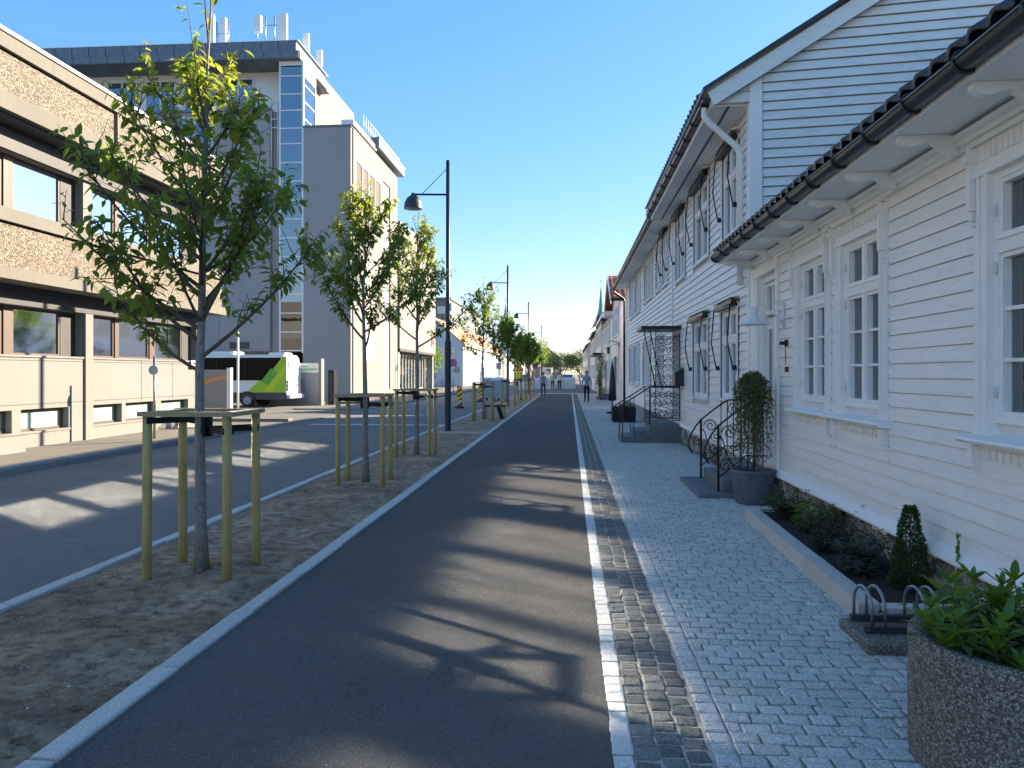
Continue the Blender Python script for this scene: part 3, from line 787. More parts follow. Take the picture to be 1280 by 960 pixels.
for a, b in ((9.745, 9.745), (d1, 10.86)):
    if b > a: 
        mb.boxf(fA, a, a+.08, .40, 2.90, -.012, .055); mb.boxf(fA, a+.08, a+.16, .40, 2.90, -.012, .035); mb.boxf(fA, a+.16, b+.07, .40, 2.90, -.012, .05)
mb.boxf(fA, 9.652, 10.924, 2.90, 3.031, -.010, .062); mb.build('door_casing', M['trim'], hA)
# eaves: soffit, rafter brackets, fascia, gutter, roof
mb = MB(); mb.box(2.13, FX+.02, -6, 11.12, 3.16, 3.18); mb.box(2.105, 2.13, -6, 11.12, 3.155, 3.32); mb.build('soffit', M['trim'], hA)
y = .55
while y < 11.1:
    mb = MB(); prof = []
    dz_ = (.135, .13, .105, .075, .05, .042, .050, .066, .072, .062, .035)
    for i in range(11): t_ = i/10; prof.append((FX-.08-.36*t_, 3.157-dz_[i]))
    poly = [Vector((x, y, z)) for x, z in prof]+[Vector((prof[-1][0], y, 3.158)), Vector((FX-.08, y, 3.158))]
    mb.prism(poly, (0, .06, 0), None)
    mb.build('eaves_bracket', M['trim'], hA); y += .93
E1 = (2.10, 3.26)
gutter_run(hA, 2.06, 3.235, -6, 11.06, .062, M['gutter'], brackets=.62)
# joints of the gutter
sl = radians(35.5); up = (cos(sl), 0, sin(sl))
rA = MB()
ridge = (6.25, 3.30+4.17*tan(sl))
rA.prism([Vector((2.09, -6.1, 3.30)), Vector((ridge[0], -6.1, ridge[1])), Vector((10.4, -6.1, 3.30)), Vector((10.4, -6.1, 3.24)), Vector((ridge[0], -6.1, ridge[1]-.07)), Vector((2.09, -6.1, 3.24))], (0, 17.2, 0), None)
rA = rA.build('roof', M['tile_black'], hA)
tile_rows(rA, (2.06, -5.9, 3.295), (0, 1, 0), up, 17.0, 5.0, M['tile_black'], .205, .33, 2, 170, .020)
mb = MB(); mb.box(2.05, 2.15, 11.0, 11.16, 3.25, 3.36); mb.build('verge_flashing', M['band'], hA)
mb = MB(); mb.add([(FX, 11.04, 3.1), (10.2, 11.04, 3.1), (6.25, 11.04, ridge[1]-.1)], [(0, 1, 2)]); mb.add([(FX, -5.9, 3.1), (10.2, -5.9, 3.1), (6.25, -5.9, ridge[1]-.1)], [(0, 1, 2)]); mb.build('gable_wall', M['clap_white'], hA)
# small fittings on the wall
mb = MB(); mb.boxf(fA, 9.28, 9.33, 1.92, 2.0, .02, .05); mb.tube([fA(9.305, 1.96, .04), fA(9.305, 1.96, .11)], .022, 8); mb.tube([fA(9.305, 1.95, .04), fA(9.305, 1.70, .04)], .005, 4)
mb.boxf(fA, 9.28, 9.33, 1.62, 1.68, .02, .045); mb.build('doorbell', M['black'], hA)
mb = MB()
for z in (1.02, 1.05): pass
mb = MB(); rn = random.Random(31)
for (u, lo, hi) in ((7.66, .96, 3.0), (7.775, .96, 3.0), (6.405, .96, 3.0), (5.10, .96, 3.0), (9.045, .96, 3.0), (9.63, .45, 3.0), (3.53, .96, 3.0)):
    for k in range(int((hi-lo)/.1143)):
        v = .42+.1143*(int((lo-.42)/.1143)+k)+.018
        if rn.random() < .85: mb.boxf(fA, u-.004, u+.005, v-.005, v+.005, .012, .021)
for k in range(0):
    u = rn.uniform(3.0, 9.6); v = .42+.1143*rn.randrange(1, 5)+.03; mb.boxf(fA, u-.003, u+.003, v-.003, v+.003, .015, .0215)
mb.build('nail_heads', M['black'], hA, 'stuff')
# wall lamp: white enamel shade on a curled bracket
wl = thing('wall_lamp', (FX, 9.42, 2.3), 'white enamel dish lamp on a curled bracket beside the door of the near white house', 'lamp')
br = [fA(9.42, 2.22, .03), fA(9.42, 2.25, .09), fA(9.42, 2.34, .10), fA(9.42, 2.38, .05), fA(9.42, 2.33, .02)]
mb = MB(); mb.tube([fA(9.42, 2.15, .03), fA(9.42, 2.45, .03)], .014, 6); mb.tube(br, .012, 6)
mb.tube([fA(9.42, 2.20, .03), fA(9.42, 2.32, .16), fA(9.42, 2.42, .26), fA(9.42, 2.42, .34), fA(9.42, 2.36, .38)], .011, 6)
mb.tube([fA(9.42, 2.42, .05), fA(9.42, 2.47, .12), fA(9.42, 2.40, .17), fA(9.42, 2.34, .12)], .009, 5); mb.build('bracket', M['enamel'], wl)
c = fA(9.42, 0, .38); mb = MB(); mb.lathe([(.0, 2.40), (.045, 2.395), (.055, 2.35), (.05, 2.31), (.035, 2.29)], (c.x, c.y, 0), 18); mb.build('globe', M['enamel'], wl)
mb = MB(); mb.lathe([(.03, 2.31), (.06, 2.27), (.075, 2.24), (.17, 2.205), (.185, 2.185), (.175, 2.19), (.07, 2.215), (.02, 2.22)], (c.x, c.y, 0), 24); mb.build('shade', M['enamel'], wl)

# ------------------------------------------------------------------ HOUSE B: two-storey white house with weathered gable
hB = thing('timber_house', (FX, 15, 0), 'white two-storey timber house with weathered boarded gable, behind the near low house', 'house')
fB = FR((FX, 0), (0, 1), (-1, 0))
BUP = [(11.98, 13.12, 3.80, 5.18), (14.45, 16.10, 3.80, 5.26), (17.35, 18.80, 3.78, 5.26)]
BLO = [(12.0, 13.25, 1.20, 2.62), (14.5, 16.2, 1.14, 2.62)]
BD = (18.05, 19.1, .44, 2.60)
holesB = [(a-.10, b+.10, c-.12, d+.10) for a, b, c, d in BUP+BLO]+[(BD[0]-.08, BD[1]+.08, .3, BD[3]+.08)]
mb = MB(); wall_holes(mb, fB, 11.16, 19.38, 0, 5.42, BUP+BLO+[BD], -.16, -.012)
gd = Vector((cos(radians(8)), -sin(radians(8)), 0)); gn = Vector((-sin(radians(8)), -cos(radians(8)), 0))
fG = FR((FX, 11.16), (gd.x, gd.y), (gn.x, gn.y))
EX, EZ = 1.97, 5.62; SL = radians(30.5); GRX = 5.6; GRZ = EZ+(GRX-EX)*tan(SL)
mb.prism([fG(.0, 0, -.02), fG(2*(GRX-FX)/gd.x, 0, -.02), fG(2*(GRX-FX)/gd.x, 5.5, -.02), fG((GRX-FX)/gd.x, GRZ-.15, -.02), fG(0, EZ+.25, -.02)], (0, .18, 0), None)
mb.box(8.5, 8.6, 10.6, 19.3, 0, 5.4); mb.build('wall', M['trim_grey'], hB)
clad(hB, fB, 11.28, 19.36, .46, 5.45, .134, holesB, M['wood_white'], True, .024, 3.5, gap=.006)
def clipG(v):
    x0 = (v-EZ+.12)/tan(SL)+EX   # roof line
    return (max(.15, x0-FX), 2*(GRX-FX)+.05-max(0, x0-FX))
clad(hB, fG, .15, 8.8, 2.9, GRZ-.2, .134, [], M['wood_weathered'], True, .034, 2.6, clip=clipG, gap=.013)
mb = MB(); mb.boxf(fG, -.03, .14, .3, 5.90, -.01, .045); mb.build('corner_board', M['trim'], hB)
mb = MB(); mb.boxf(fB, 11.14, 11.28, .3, 5.45, -.01, .045); mb.build('corner_board', M['trim'], hB)
# boxed eave return on the gable: two short boards in front of the overhang
fGo = FR((EX+.06, 11.16+.08), (gd.x, gd.y), (gn.x, gn.y))
for k, (w0, w1) in enumerate(((.04, .585), (.27, .585))):
    v = 5.47+k*.15; MB().boxf(fGo, w0, w1, v, v+.14, -.03, .018-.004*k).build('board', M['wood_weathered'], hB)
# verge board and roof
def roofpt(x, z, n): 
    u = (x-FX)/gd.x; return fG(u, z, n)
mb = MB(); d = .26
mb.prism([roofpt(EX+.02, EZ-.02, .14), roofpt(GRX, GRZ-.02, .14), roofpt(GRX, GRZ-.02-d, .14), roofpt(EX+.10, EZ-.02-d+.07, .14)], tuple(gn*-.03), None)
mb.prism([roofpt(2*GRX-EX, EZ-.02, .14), roofpt(GRX, GRZ-.02, .14), roofpt(GRX, GRZ-.02-d, .14), roofpt(2*GRX-EX-.1, EZ-.02-d, .14)], tuple(gn*-.03), None)
mb.build('bargeboard', M['wood_weathered'], hB)
mb = MB()
A0, A1, A2 = roofpt(EX-.05, EZ-.03, .19), roofpt(GRX, GRZ+.0, .19), roofpt(2*GRX-EX, EZ-.03, .19)
B0, B1, B2 = Vector((EX-.05, 19.45, EZ-.03)), Vector((GRX, 19.45, GRZ)), Vector((2*GRX-EX, 19.45, EZ-.03))
for P, Q, P2, Q2 in ((A0, A1, B0, B1), (A1, A2, B1, B2)):
    up_ = Vector((0, 0, .07)); mb.add([P, Q, Q2, P2, P+up_, Q+up_, Q2+up_, P2+up_], [(0, 1, 2, 3), (4, 7, 6, 5), (0, 4, 5, 1), (2, 6, 7, 3), (0, 3, 7, 4), (1, 5, 6, 2)])
rB = mb.build('roof', M['tile_black'], hB)
tile_rows(rB, (EX-.06, 11.35, EZ+.035), (0, 1, 0), (cos(SL), 0, sin(SL)), 8.0, 5.6, M['tile_black'], .22, .33, 2, 80, .028)
mb = MB(); mb.box(EX+.10, FX+.02, 11.24, 19.38, 5.44, 5.46); mb.box(EX+.06, EX+.098, 11.20, 19.40, 5.42, 5.58); mb.build('soffit', M['trim'], hB)
mb = MB(); mb.box(EX+.30, EX+.33, 11.24, 19.38, 5.425, 5.438); mb.build('soffit_gap', M['black'], hB)
gutter_run(hB, EX-.0, 5.56, 11.24, 19.42, .06, M['gutter'], brackets=.8)
downpipe(hB, [(EX, 11.42, 5.52), (EX, 11.42, 5.36), (EX+.06, 11.43, 5.28), (FX-.14, 11.50, 4.93), (FX-.085, 11.52, 4.82), (FX-.085, 11.52, 2.9)], .045, M['trim'])
MB().box(EX-.06, EX+.06, 11.36, 11.48, 5.48, 5.6).build('hopper', M['black'], hB)
fd = MB(); fd.boxf(fB, 11.14, 19.38, -.06, .43, -.14, -.02); fnd = fd.build('foundation', M['rubble'], hB)
y = 11.7; r = random.Random(3)
while y < 17.3:
    wd = r.uniform(.35, .8); mb = MB(); h_ = r.uniform(.30, .39); k = 8; pts = []
    for (sc_, nn) in ((1, -.02), (.95, .012), (.7, .03)):
        for i in range(k):
            a = 2*pi*(i+.5)/k; ca, sa = cos(a), sin(a); ex = abs(ca)**.45*(1 if ca > 0 else -1); ez = abs(sa)**.45*(1 if sa > 0 else -1)
            pts.append(fB(y+wd/2+ex*wd*.5*sc_, h_/2-.01+ez*h_*.5*sc_, nn+r.uniform(-.004, .008)))
    fs = [tuple(range(2*k, 3*k))]
    for q in (0, k):
        for i in range(k): fs.append((q+i, q+(i+1) % k, q+k+(i+1) % k, q+k+i))
    mb.add(pts, fs); mb.build('stone', M['rubble'], fnd); y += wd+.02
mb = MB(); mb.prf(fB, [(-.01, .40), (.06, .385), (.06, .40), (.02, .47), (-.01, .47)], 11.14, 17.95); mb.build('base_flashing', M['trim'], hB)
def awning(parent, fr, u0, u1, vt, arm=1.0, out=.16):
    mb = MB(); mb.boxf(fr, u0-.06, u1+.06, vt, vt+.10, .02, .13); mb.tube([fr(u0-.08, vt+.03, .10), fr(u1+.08, vt+.03, .10)], .035, 8)
    a = mb.build('awning', M['black'], parent)
    for u in (u0-.03, u1+.03):
        m2 = MB(); m2.tube([fr(u, vt+.02, .14), fr(u, vt-arm*.55, .12+out*.4), fr(u, vt-arm, .10)], .011, 5); m2.lathe([(.0, .05), (.03, .03), (.045, -.03), (.0, -.04)], tuple(fr(u, vt-arm, .07)), 7)
        m2.build('awning_arm', M['black'], a)
    m2 = MB(); m2.prf(fr, [(-.01, vt+.14), (.15, vt+.12), (.15, vt+.135), (-.01, vt+.165)], u0-.12, u1+.12); m2.build('drip_board', M['trim'], a)
for (a, b, c, d) in BUP: 
    window(hB, fB, a, b, c, d, 2, (1, 1), .68, M['trim'], M['glass'], .05, .05, .05, [(.05, .95, 0, 1)], .09, True); awning(hB, fB, a, b, d+.0, 1.0)
for (a, b, c, d) in BLO:
    window(hB, fB, a, b, c, d, 2, (1, 1), .66, M['trim'], M['glass'], .05, .05, .05, [(.05, .95, 0, .5)], .09, True); awning(hB, fB, a, b, d+.02, .95)
# B door: recessed dark timber door, canopy on iron trellis
dr = MB().boxf(fB, BD[0]+.05, BD[1]-.05, BD[2], BD[3]-.05, -.13, -.08).build('door', M['interior'], hB)
mb = MB(); rect_frame(mb, fB, BD[0]-.06, BD[1]+.06, BD[2]-.02, BD[3]+.05, .09, -.14, .03); mb.build('door_casing', M['trim'], hB)
def scroll(mb, fr3, cu, cv, rad, rr=.007, turns=1.5, a0=0.0, sgn=1, n=22):
    pts = []
    for i in range(n+1):
        t_ = i/n; a = a0+sgn*turns*2*pi*t_; q = rad*(1-t_*.88); pts.append(fr3(cu+q*cos(a), cv+q*sin(a)))
    mb.tube(pts, rr, 5)
por = thing('door_porch', (2.2, 18.6, 0), 'black flat canopy on wrought iron trellis over the stone steps mid pavement', 'porch')
MB().box(1.66, FX-.02, 17.9, 19.2, 2.62, 2.70).build('canopy', M['black'], por)
for Yp in (18.0, 19.1):
    f3 = lambda u, v, Y=Yp: Vector((1.72+u, Y, v)); mb = MB()
    for u in (.28, .84): mb.tube([f3(u, .56), f3(u, 2.62)], .012, 5)
    for v in (.56, 1.30, 2.45): mb.tube([f3(.28, v), f3(.84, v)], .010, 5)
    for k in range(9):
        for s_ in (0, 1): scroll(mb, f3, .42+.28*s_, .70+.21*k, .10, .008, 1.3, pi*s_, 1 if (k+s_) % 2 else -1, 14)
    if Yp < 18.5: mb.tube([f3(.0, 2.62), f3(.28, 1.25)], .014, 5); mb.tube([f3(.14, 2.62), f3(.42, 1.25)], .014, 5)
    mb.build('trellis', M['darkgrey'], por)
stp = thing('stone_steps', (2.2, 18.5, 0), 'grey stone steps with lattice iron railing below the black canopy', 'steps')
mb = MB(); mb.box(1.86, 2.60, 17.95, 19.2, -.02, .42); mb.build('landing', M['slate'], stp)
MB().box(1.50, 1.86, 17.95, 19.2, -.02, .28).build('step', M['slate'], stp); MB().box(1.20, 1.50, 17.95, 19.2, -.02, .14).build('step', M['slate'], stp)
for Yp in (18.02, 19.12):
    f3 = lambda u, v, Y=Yp: Vector((u, Y, v)); mb = MB()
    mb.tube([f3(1.86, .42), f3(1.86, 1.28), f3(2.56, 1.28)], .014, 5); mb.tube([f3(1.86, .52), f3(2.56, .52)], .010, 5)
    for i in range(5):
        for k in range(3): scroll(mb, f3, 1.94+.14*i, .65+.22*k, .075, .007, 1.2, i+k, 1 if (i+k) % 2 else -1, 12)
    mb.tube([f3(1.86, 1.28), f3(1.20, .86), f3(1.10, .78), f3(1.14, .70)], .014, 5); mb.tube([f3(1.24, 0), f3(1.24, .88)], .014, 5); mb.tube([f3(1.5, .14), f3(1.5, 1.05)], .010, 5)
    mb.build('railing', M['black'], stp)
ml = thing('mailbox', (2.5, 17.8, 0), 'dark blue wall mailbox beside the iron trellis porch', 'mailbox')
mb = MB(); mb.prf(fB, [(.03, 1.32), (.22, 1.32), (.22, 1.62), (.03, 1.74)], 17.50, 17.86); mb.build('box', M['lampblue'], ml); MB().boxf(fB, 17.53, 17.83, 1.58, 1.60, .22, .228).build('flap', M['black'], ml)

# ------------------------------------------------------------------ HOUSE B2: long white two-storey house
hC = thing('timber_house', (FX, 28, 0), 'long white boarded house with many narrow upper windows and a black downpipe', 'house')
CUP = [(20.35, 21.45, 3.98, 5.30), (22.05, 23.05, 4.0, 5.30), (24.0, 26.6, 4.0, 5.32), (28.2, 30.2, 3.9, 5.34), (30.9, 32.9, 3.9, 5.34)]
CLO = [(21.3, 22.6, 1.2, 2.7), (25.1, 27.0, 1.15, 2.66), (28.5, 30.6, 1.2, 2.68), (31.3, 33.3, 1.2, 2.68)]
mb = MB(); wall_holes(mb, fB, 19.38, 35.2, 0, 5.5, CUP+CLO, -.16, -.012); mb.box(FX+.2, 10.5, 35.1, 35.2, 0, 5.5); mb.prism([Vector((FX, 35.1, 5.5)), Vector((10.5, 35.1, 5.5)), Vector((6.5, 35.1, 7.6))], (0, .1, 0), None)
mb.build('wall', M['trim_grey'], hC)
clad(hC, fB, 19.5, 35.1, .42, 5.4, .14, [(a-.08, b+.08, c-.1, d+.08) for a, b, c, d in CUP+CLO], M['wood_white'], True, .032, 5.0, 280, gap=.006)
mb = MB(); mb.boxf(fB, 19.37, 19.50, .3, 5.4, -.01, .04); mb.build('corner_board', M['trim'], hC); mb = MB(); mb.boxf(fB, 35.08, 35.22, .3, 5.4, -.01, .04); mb.build('corner_board', M['trim'], hC)
for k, (a, b, c, d) in enumerate(CUP+CLO): 
    window(hC, fB, a, b, c, d, 3 if b-a > 1.5 else 2, (1,), None, M['trim'], M['glass'], .05, .05, .06, [(.05, .95, 0, 1)], .07, True)
awning(hC, fB, 20.35, 21.45, 5.32, 1.0)
mb = MB(); mb.box(2.14, FX+.02, 19.5, 35.3, 5.44, 5.46); mb.box(2.10, 2.138, 19.5, 35.3, 5.42, 5.56); mb.build('soffit', M['trim'], hC)
mb = MB(); s2 = radians(25); rz = 5.58+(6.5-2.05)*tan(s2)
mb.prism([Vector((2.03, 19.46, 5.56)), Vector((6.5, 19.46, rz)), Vector((10.9, 19.46, 5.56)), Vector((10.9, 19.46, 5.5)), Vector((6.5, 19.46, rz-.07)), Vector((2.03, 19.46, 5.5))], (0, 15.95, 0), None)
rC = mb.build('roof', M['tile_black'], hC)
tile_rows(rC, (2.03, 19.6, 5.60), (0, 1, 0), (cos(s2), 0, sin(s2)), 15.7, 5.0, M['tile_black'], .22, .33, 1, 80, .028)
gutter_run(hC, 2.04, 5.52, 19.5, 35.35, .06, M['gutter'])
downpipe(hC, [(2.04, 35.25, 5.48), (2.04, 35.25, 5.3), (2.48, 35.28, 5.0), (2.50, 35.28, 4.9), (2.50, 35.28, .1)], .05, M['black'])
fd = MB(); fd.boxf(fB, 19.38, 35.2, -.06, .40, -.14, .0); fd.build('foundation', M['conc_grey'], hC)

# ------------------------------------------------------------------ houses further along the right side
def far_window(parent, fr, u0, u1, v0, v1, cols=2, split=.66):
    f = MB(); rect_frame(f, fr, u0, u1, v0, v1, .08, -.02, .05)
    for i in range(1, cols): u = u0+(u1-u0)*i/cols; f.boxf(fr, u-.03, u+.03, v0+.08, v1-.08, -.015, .04)
    if split: v = v0+(v1-v0)*split; f.boxf(fr, u0+.08, u1-.08, v-.035, v+.035, -.015, .043)
    o = f.build('window', M['trim'], parent); MB().boxf(fr, u0+.08, u1-.08, v0+.08, v1-.08, -.01, .012).build('pane', M['glass_dark'], o); return o
def far_house(name, label, X, Y0, Y1, eave, wallm, roofm, depth=8, pitch=35, over=.4, wins=(), door=None, cat='house', side=1, z0=0, tiles=False, group=None, chim=False):
    """side=1: right of the street (facade looks -X); side=-1: left"""
    n = (-1, 0) if side > 0 else (1, 0); fr = FR((X, 0), (0, 1), n)
    h = thing(name, (X, (Y0+Y1)/2, 0), label, cat, group)
    mb = MB(); xa, xb = (X, X+depth) if side > 0 else (X-depth, X); xm = (xa+xb)/2; rh = depth/2*tan(radians(pitch))
    mb.prism([Vector((xa, Y0, z0)), Vector((xb, Y0, z0)), Vector((xb, Y0, eave)), Vector((xm, Y0, eave+rh)), Vector((xa, Y0, eave))], (0, Y1-Y0, 0), None)
    mb.build('wall', wallm, h)
    dz = over*tan(radians(pitch)); t_ = .12
    rf = MB(); rf.prism([Vector((xa-over, Y0-.25, eave-dz)), Vector((xm, Y0-.25, eave+rh+.02)), Vector((xb+over, Y0-.25, eave-dz)), Vector((xb+over, Y0-.25, eave-dz+t_)), Vector((xm, Y0-.25, eave+rh+.02+t_)), Vector((xa-over, Y0-.25, eave-dz+t_))], (0, Y1-Y0+.5, 0), None)
    rf = rf.build('roof', roofm, h)
    if tiles:
        sgn = 1 if side > 0 else -1; xe = xa-over if side > 0 else xb+over; p_ = radians(pitch)
        tile_rows(rf, (xe, Y0-.2, eave-dz+t_-.01), (0, 1, 0), (sgn*cos(p_), 0, sin(p_)), Y1-Y0+.4, (depth/2+over)/cos(p_), roofm, .30, .40, 0, 0, .04)
    b = MB(); b.boxf(fr, Y0-.26, Y1+.26, eave-dz-.10, eave-dz+.10, over-.0, over+.03); b.build('fascia', M['trim'], h)
    b = MB(); b.boxf(fr, Y0, Y0+.14, z0, eave-.05, -.01, .04); b.boxf(fr, Y1-.14, Y1, z0, eave-.05, -.01, .04); b.boxf(fr, Y0+.14, Y1-.14, z0, z0+.35, -.01, .03); b.build('corner_board', M['trim'], h)
    if chim:
        c = MB(); c.box(xm-.35, xm+.35, (Y0+Y1)/2-.35, (Y0+Y1)/2+.35, eave+rh-.4, eave+rh+1.1); c.box(xm-.42, xm+.42, (Y0+Y1)/2-.42, (Y0+Y1)/2+.42, eave+rh+1.1, eave+rh+1.25); c.build('chimney', M['tile_red'], h)
    for wn in wins: far_window(h, fr, *wn)
    if door:
        d = MB().boxf(fr, door[0], door[1], z0+.2, z0+2.3, -.01, .03).build('door', M['interior'], h); m2 = MB(); rect_frame(m2, fr, door[0]-.1, door[1]+.1, z0+.15, z0+2.4, .1, -.01, .06); m2.build('door_frame', M['trim'], d)
    return h, fr
# pinkish house with red tiled cross gable
hD = thing('timber_house', (2.4, 40, 0), 'pinkish white house with a red tiled gable facing the street, past the black downpipe', 'house')
mb = MB(); mb.box(2.45, 9, 37.2, 46.2, 0, 5.1)
mb.prism([Vector((2.44, 37.6, 5.1)), Vector((2.44, 43.8, 5.1)), Vector((2.44, 43.8, 5.2)), Vector((2.44, 40.7, 6.55)), Vector((2.44, 37.6, 5.2))], (5.5, 0, 0), None); mb.build('wall', M['pink_wood'], hD)
p_ = atan2(1.9, 3.3)
rf = MB()
for s_ in (-1, 1):
    a, b = Vector((2.0, 40.7, 6.65)), Vector((2.0, 40.7+s_*3.5, 5.15)); rf.add([a, b, b+Vector((7, 0, 0)), a+Vector((7, 0, 0)), a+Vector((0, 0, .1)), b+Vector((0, 0, .1)), b+Vector((7, 0, .1)), a+Vector((7, 0, .1))], [(0, 1, 2, 3), (4, 7, 6, 5), (0, 4, 5, 1), (1, 5, 6, 2), (2, 6, 7, 3), (0, 3, 7, 4)])
rf = rf.build('roof', M['tile_red'], hD)
ps = atan2(1.5, 3.5)
tile_rows(rf, (2.05, 37.2, 5.22), (1, 0, 0), (0, cos(ps), sin(ps)), 5.0, 3.75, M['tile_red'], .27, .42, 10, 150, .045)
mb = MB(); mb.tube([(1.98, 37.12, 5.16), (7, 37.12, 5.16)], .07, 8); mb.build('gutter', M['black'], hD)
mb = MB()
for s_ in (-1, 1):
    a, b = Vector((1.97, 40.7, 6.80)), Vector((1.97, 40.7+s_*3.6, 5.18)); mb.prism([a, b, b-Vector((0, 0, .24)), a-Vector((0, 0, .24))], (.05, 0, 0), None)
mb.build('bargeboard', M['trim'], hD)
fD = FR((2.44, 0), (0, 1), (-1, 0))
for (a, b, c, d) in ((38.3, 39.5, 3.5, 5.0), (40.1, 41.3, 3.5, 5.0), (42.1, 43.3, 3.5, 5.0), (38.3, 39.6, 1.0, 2.5), (42.3, 43.6, 1.0, 2.5), (44.6, 45.6, 1.0, 2.5)): far_window(hD, fD, a, b, c, d)
d = MB().boxf(fD, 40.4, 41.5, .3, 2.5, 0, .04).build('door', M['interior'], hD)
mb = MB(); mb.prf(fD, [(0, 3.1), (.75, 2.82), (.75, 2.9), (0, 3.2)], 37.7, 39.3); mb.build('door_hood', M['trim'], hD)
MB().boxf(fD, 43.8, 46.2, 4.9, 5.15, 0, .45).build('eaves', M['trim'], hD)
# iron lantern on the pinkish house
lt = thing('wall_lantern', (1.9, 38, 0), 'small wrought iron lantern hanging from the pinkish house by its door hood', 'lantern')
mb = MB(); mb.tube([(2.44, 37.9, 3.15), (2.0, 37.9, 3.2), (1.9, 37.9, 3.1), (1.9, 37.9, 2.95)], .02, 5); mb.build('bracket', M['black'], lt)
MB().lathe([(.0, 2.97), (.13, 2.88), (.11, 2.86), (.07, 2.56), (.0, 2.55)], (1.9, 37.9, 0), 6, False, 0).build('lantern', M['glass_dark'], lt)
def rowwins(Y0, Y1, zs, step=1.9, wd=1.05, ht=1.4):
    out = []
    y = Y0+.7
    while y+wd < Y1-.4:
        for z in zs: out.append((y, y+wd, z, z+ht))
        y += step
    return out
far_house('timber_house', 'pale grey boarded house with dark eaves, second beyond the red tiled gable', 2.45, 46.6, 56.5, 5.5, M['clap_grey'], M['tile_black'], 8, 38, .45, rowwins(46.6, 56.5, (1.1, 3.6)), (51.2, 52.3))
far_house('timber_house', 'white boarded house with a dark shop canopy at the far right', 2.4, 57.0, 69, 5.9, M['clap_white'], M['tile_black'], 8, 36, .4, rowwins(57, 69, (1.1, 3.7)))
far_house('timber_house', 'cream boarded house near the far end of the right-hand row', 2.35, 70, 86, 5.4, M['clap_cream'], M['tile_black'], 8, 34, .35, rowwins(70, 86, (1.1, 3.4), 2.6))
far_house('timber_house', 'distant white house where the right-hand row meets the trees', 2.1, 87, 118, 4.9, M['clap_white'], M['tile_black'], 8, 34, .3, rowwins(87, 118, (1.1, 3.2), 3.2))
mb = MB(); mb.box(1.75, 2.4, 57.5, 66, 3.0, 3.15); cn = mb; o = cn.build('shop_canopy', M['black']); tag(o, 'long dark canopy along the shop front at the far end of the right-hand pavement', 'canopy')
def spire(X, Y, w_, zb, zt, label, body):
    s_ = thing('church_tower', (X, Y, 0), label, 'church tower')
    mb = MB(); mb.box(X-w_/2, X+w_/2, Y-w_/2, Y+w_/2, 0, zb); mb.build('tower', body, s_)
    mb = MB(); mb.lathe([(w_*.80, zb-.1), (w_*.5, zb+(zt-zb)*.14), (w_*.30, zb+(zt-zb)*.32), (w_*.10, zb+(zt-zb)*.82), (.05, zt)], (X, Y, 0), 8, False, pi/8); mb.add([(X+w_*.8*cos(pi/8+pi/4*i), Y+w_*.8*sin(pi/8+pi/4*i), zb-.1) for i in range(8)], [tuple(range(8))]); mb.build('spire', M['copper'], s_)
    mb = MB(); mb.tube([(X, Y, zt-.1), (X, Y, zt+w_*.5)], .06, 5); mb.lathe([(.0, zt+w_*.5+.3), (.2, zt+w_*.5+.1), (.2, zt+w_*.5-.1), (0, zt+w_*.5-.3)], (X, Y, 0), 8); mb.build('finial', M['copper'], s_)
    fr = FR((X, Y-w_/2), (1, 0), (0, -1)); m2 = MB(); m2.boxf(fr, -.35, .35, zb-2.2, zb-.8, 0, .03); m2.build('louvre_opening', M['black'], s_)
spire(-20.7, 250, 2.4, 17.8, 24.5, 'church tower with green copper spire far off between the street lamps', M['conc_cream'])
spire(8.6, 210, 2.4, 16.0, 25.6, 'slim green copper spire rising above the right-hand houses', M['clap_grey'])

# ------------------------------------------------------------------ OFFICE BUILDING on the left (pebble faced fascias)
XL = -10.85
hL = thing('office_building', (XL, 14, 0), 'low concrete office building with pebble faced fascia bands and recessed windows, left edge', 'office building')
fL = FR((XL, 0), (0, 1), (1, 0))
PIL = [.99, 6.24, 11.49, 16.74]        # right edge of each pillar = start of a bay
PAN = [(.03, 1.20), (1.36, 2.75), (3.0, 4.46)]
holes = []
for P in PIL:
    for a, b in PAN: holes += [(P+a, P+b+.001, .42, .88)]
    holes.append((P+.03, P+4.96, 1.96, 2.95)); holes.append((P+.03, P+4.96, 4.75, 5.92))
mb = MB(); wall_holes(mb, fL, -4.3, 21.97, 0, 6.35, holes, -.45, 0); mb.box(-30, -11.3, 21.6, 21.97, 0, 7.6); mb.build('wall', M['conc_white'], hL)
mb = MB(); mb.boxf(fL, -4.3, 21.98, 2.95, 3.42, .002, .05); mb.boxf(fL, -4.3, 21.98, 5.92, 6.36, .002, .08); mb.build('dark_band', M['conc_dark'], hL)
mb = MB(); mb.box(-30, -11.3, -4.3, 21.97, 7.3, 7.5); mb.build('roof', M['conc_dark'], hL)
mb = MB(); mb.box(-11.3, -10.36, -4.3, 22.3, 6.36, 6.44); mb.box(-11.3, -10.36, -4.3, 22.3, 3.42, 3.48); mb.build('soffit', M['conc_dark'], hL)
ys = [-4.3, 1.1, 6.35, 11.6, 16.85, 22.3]
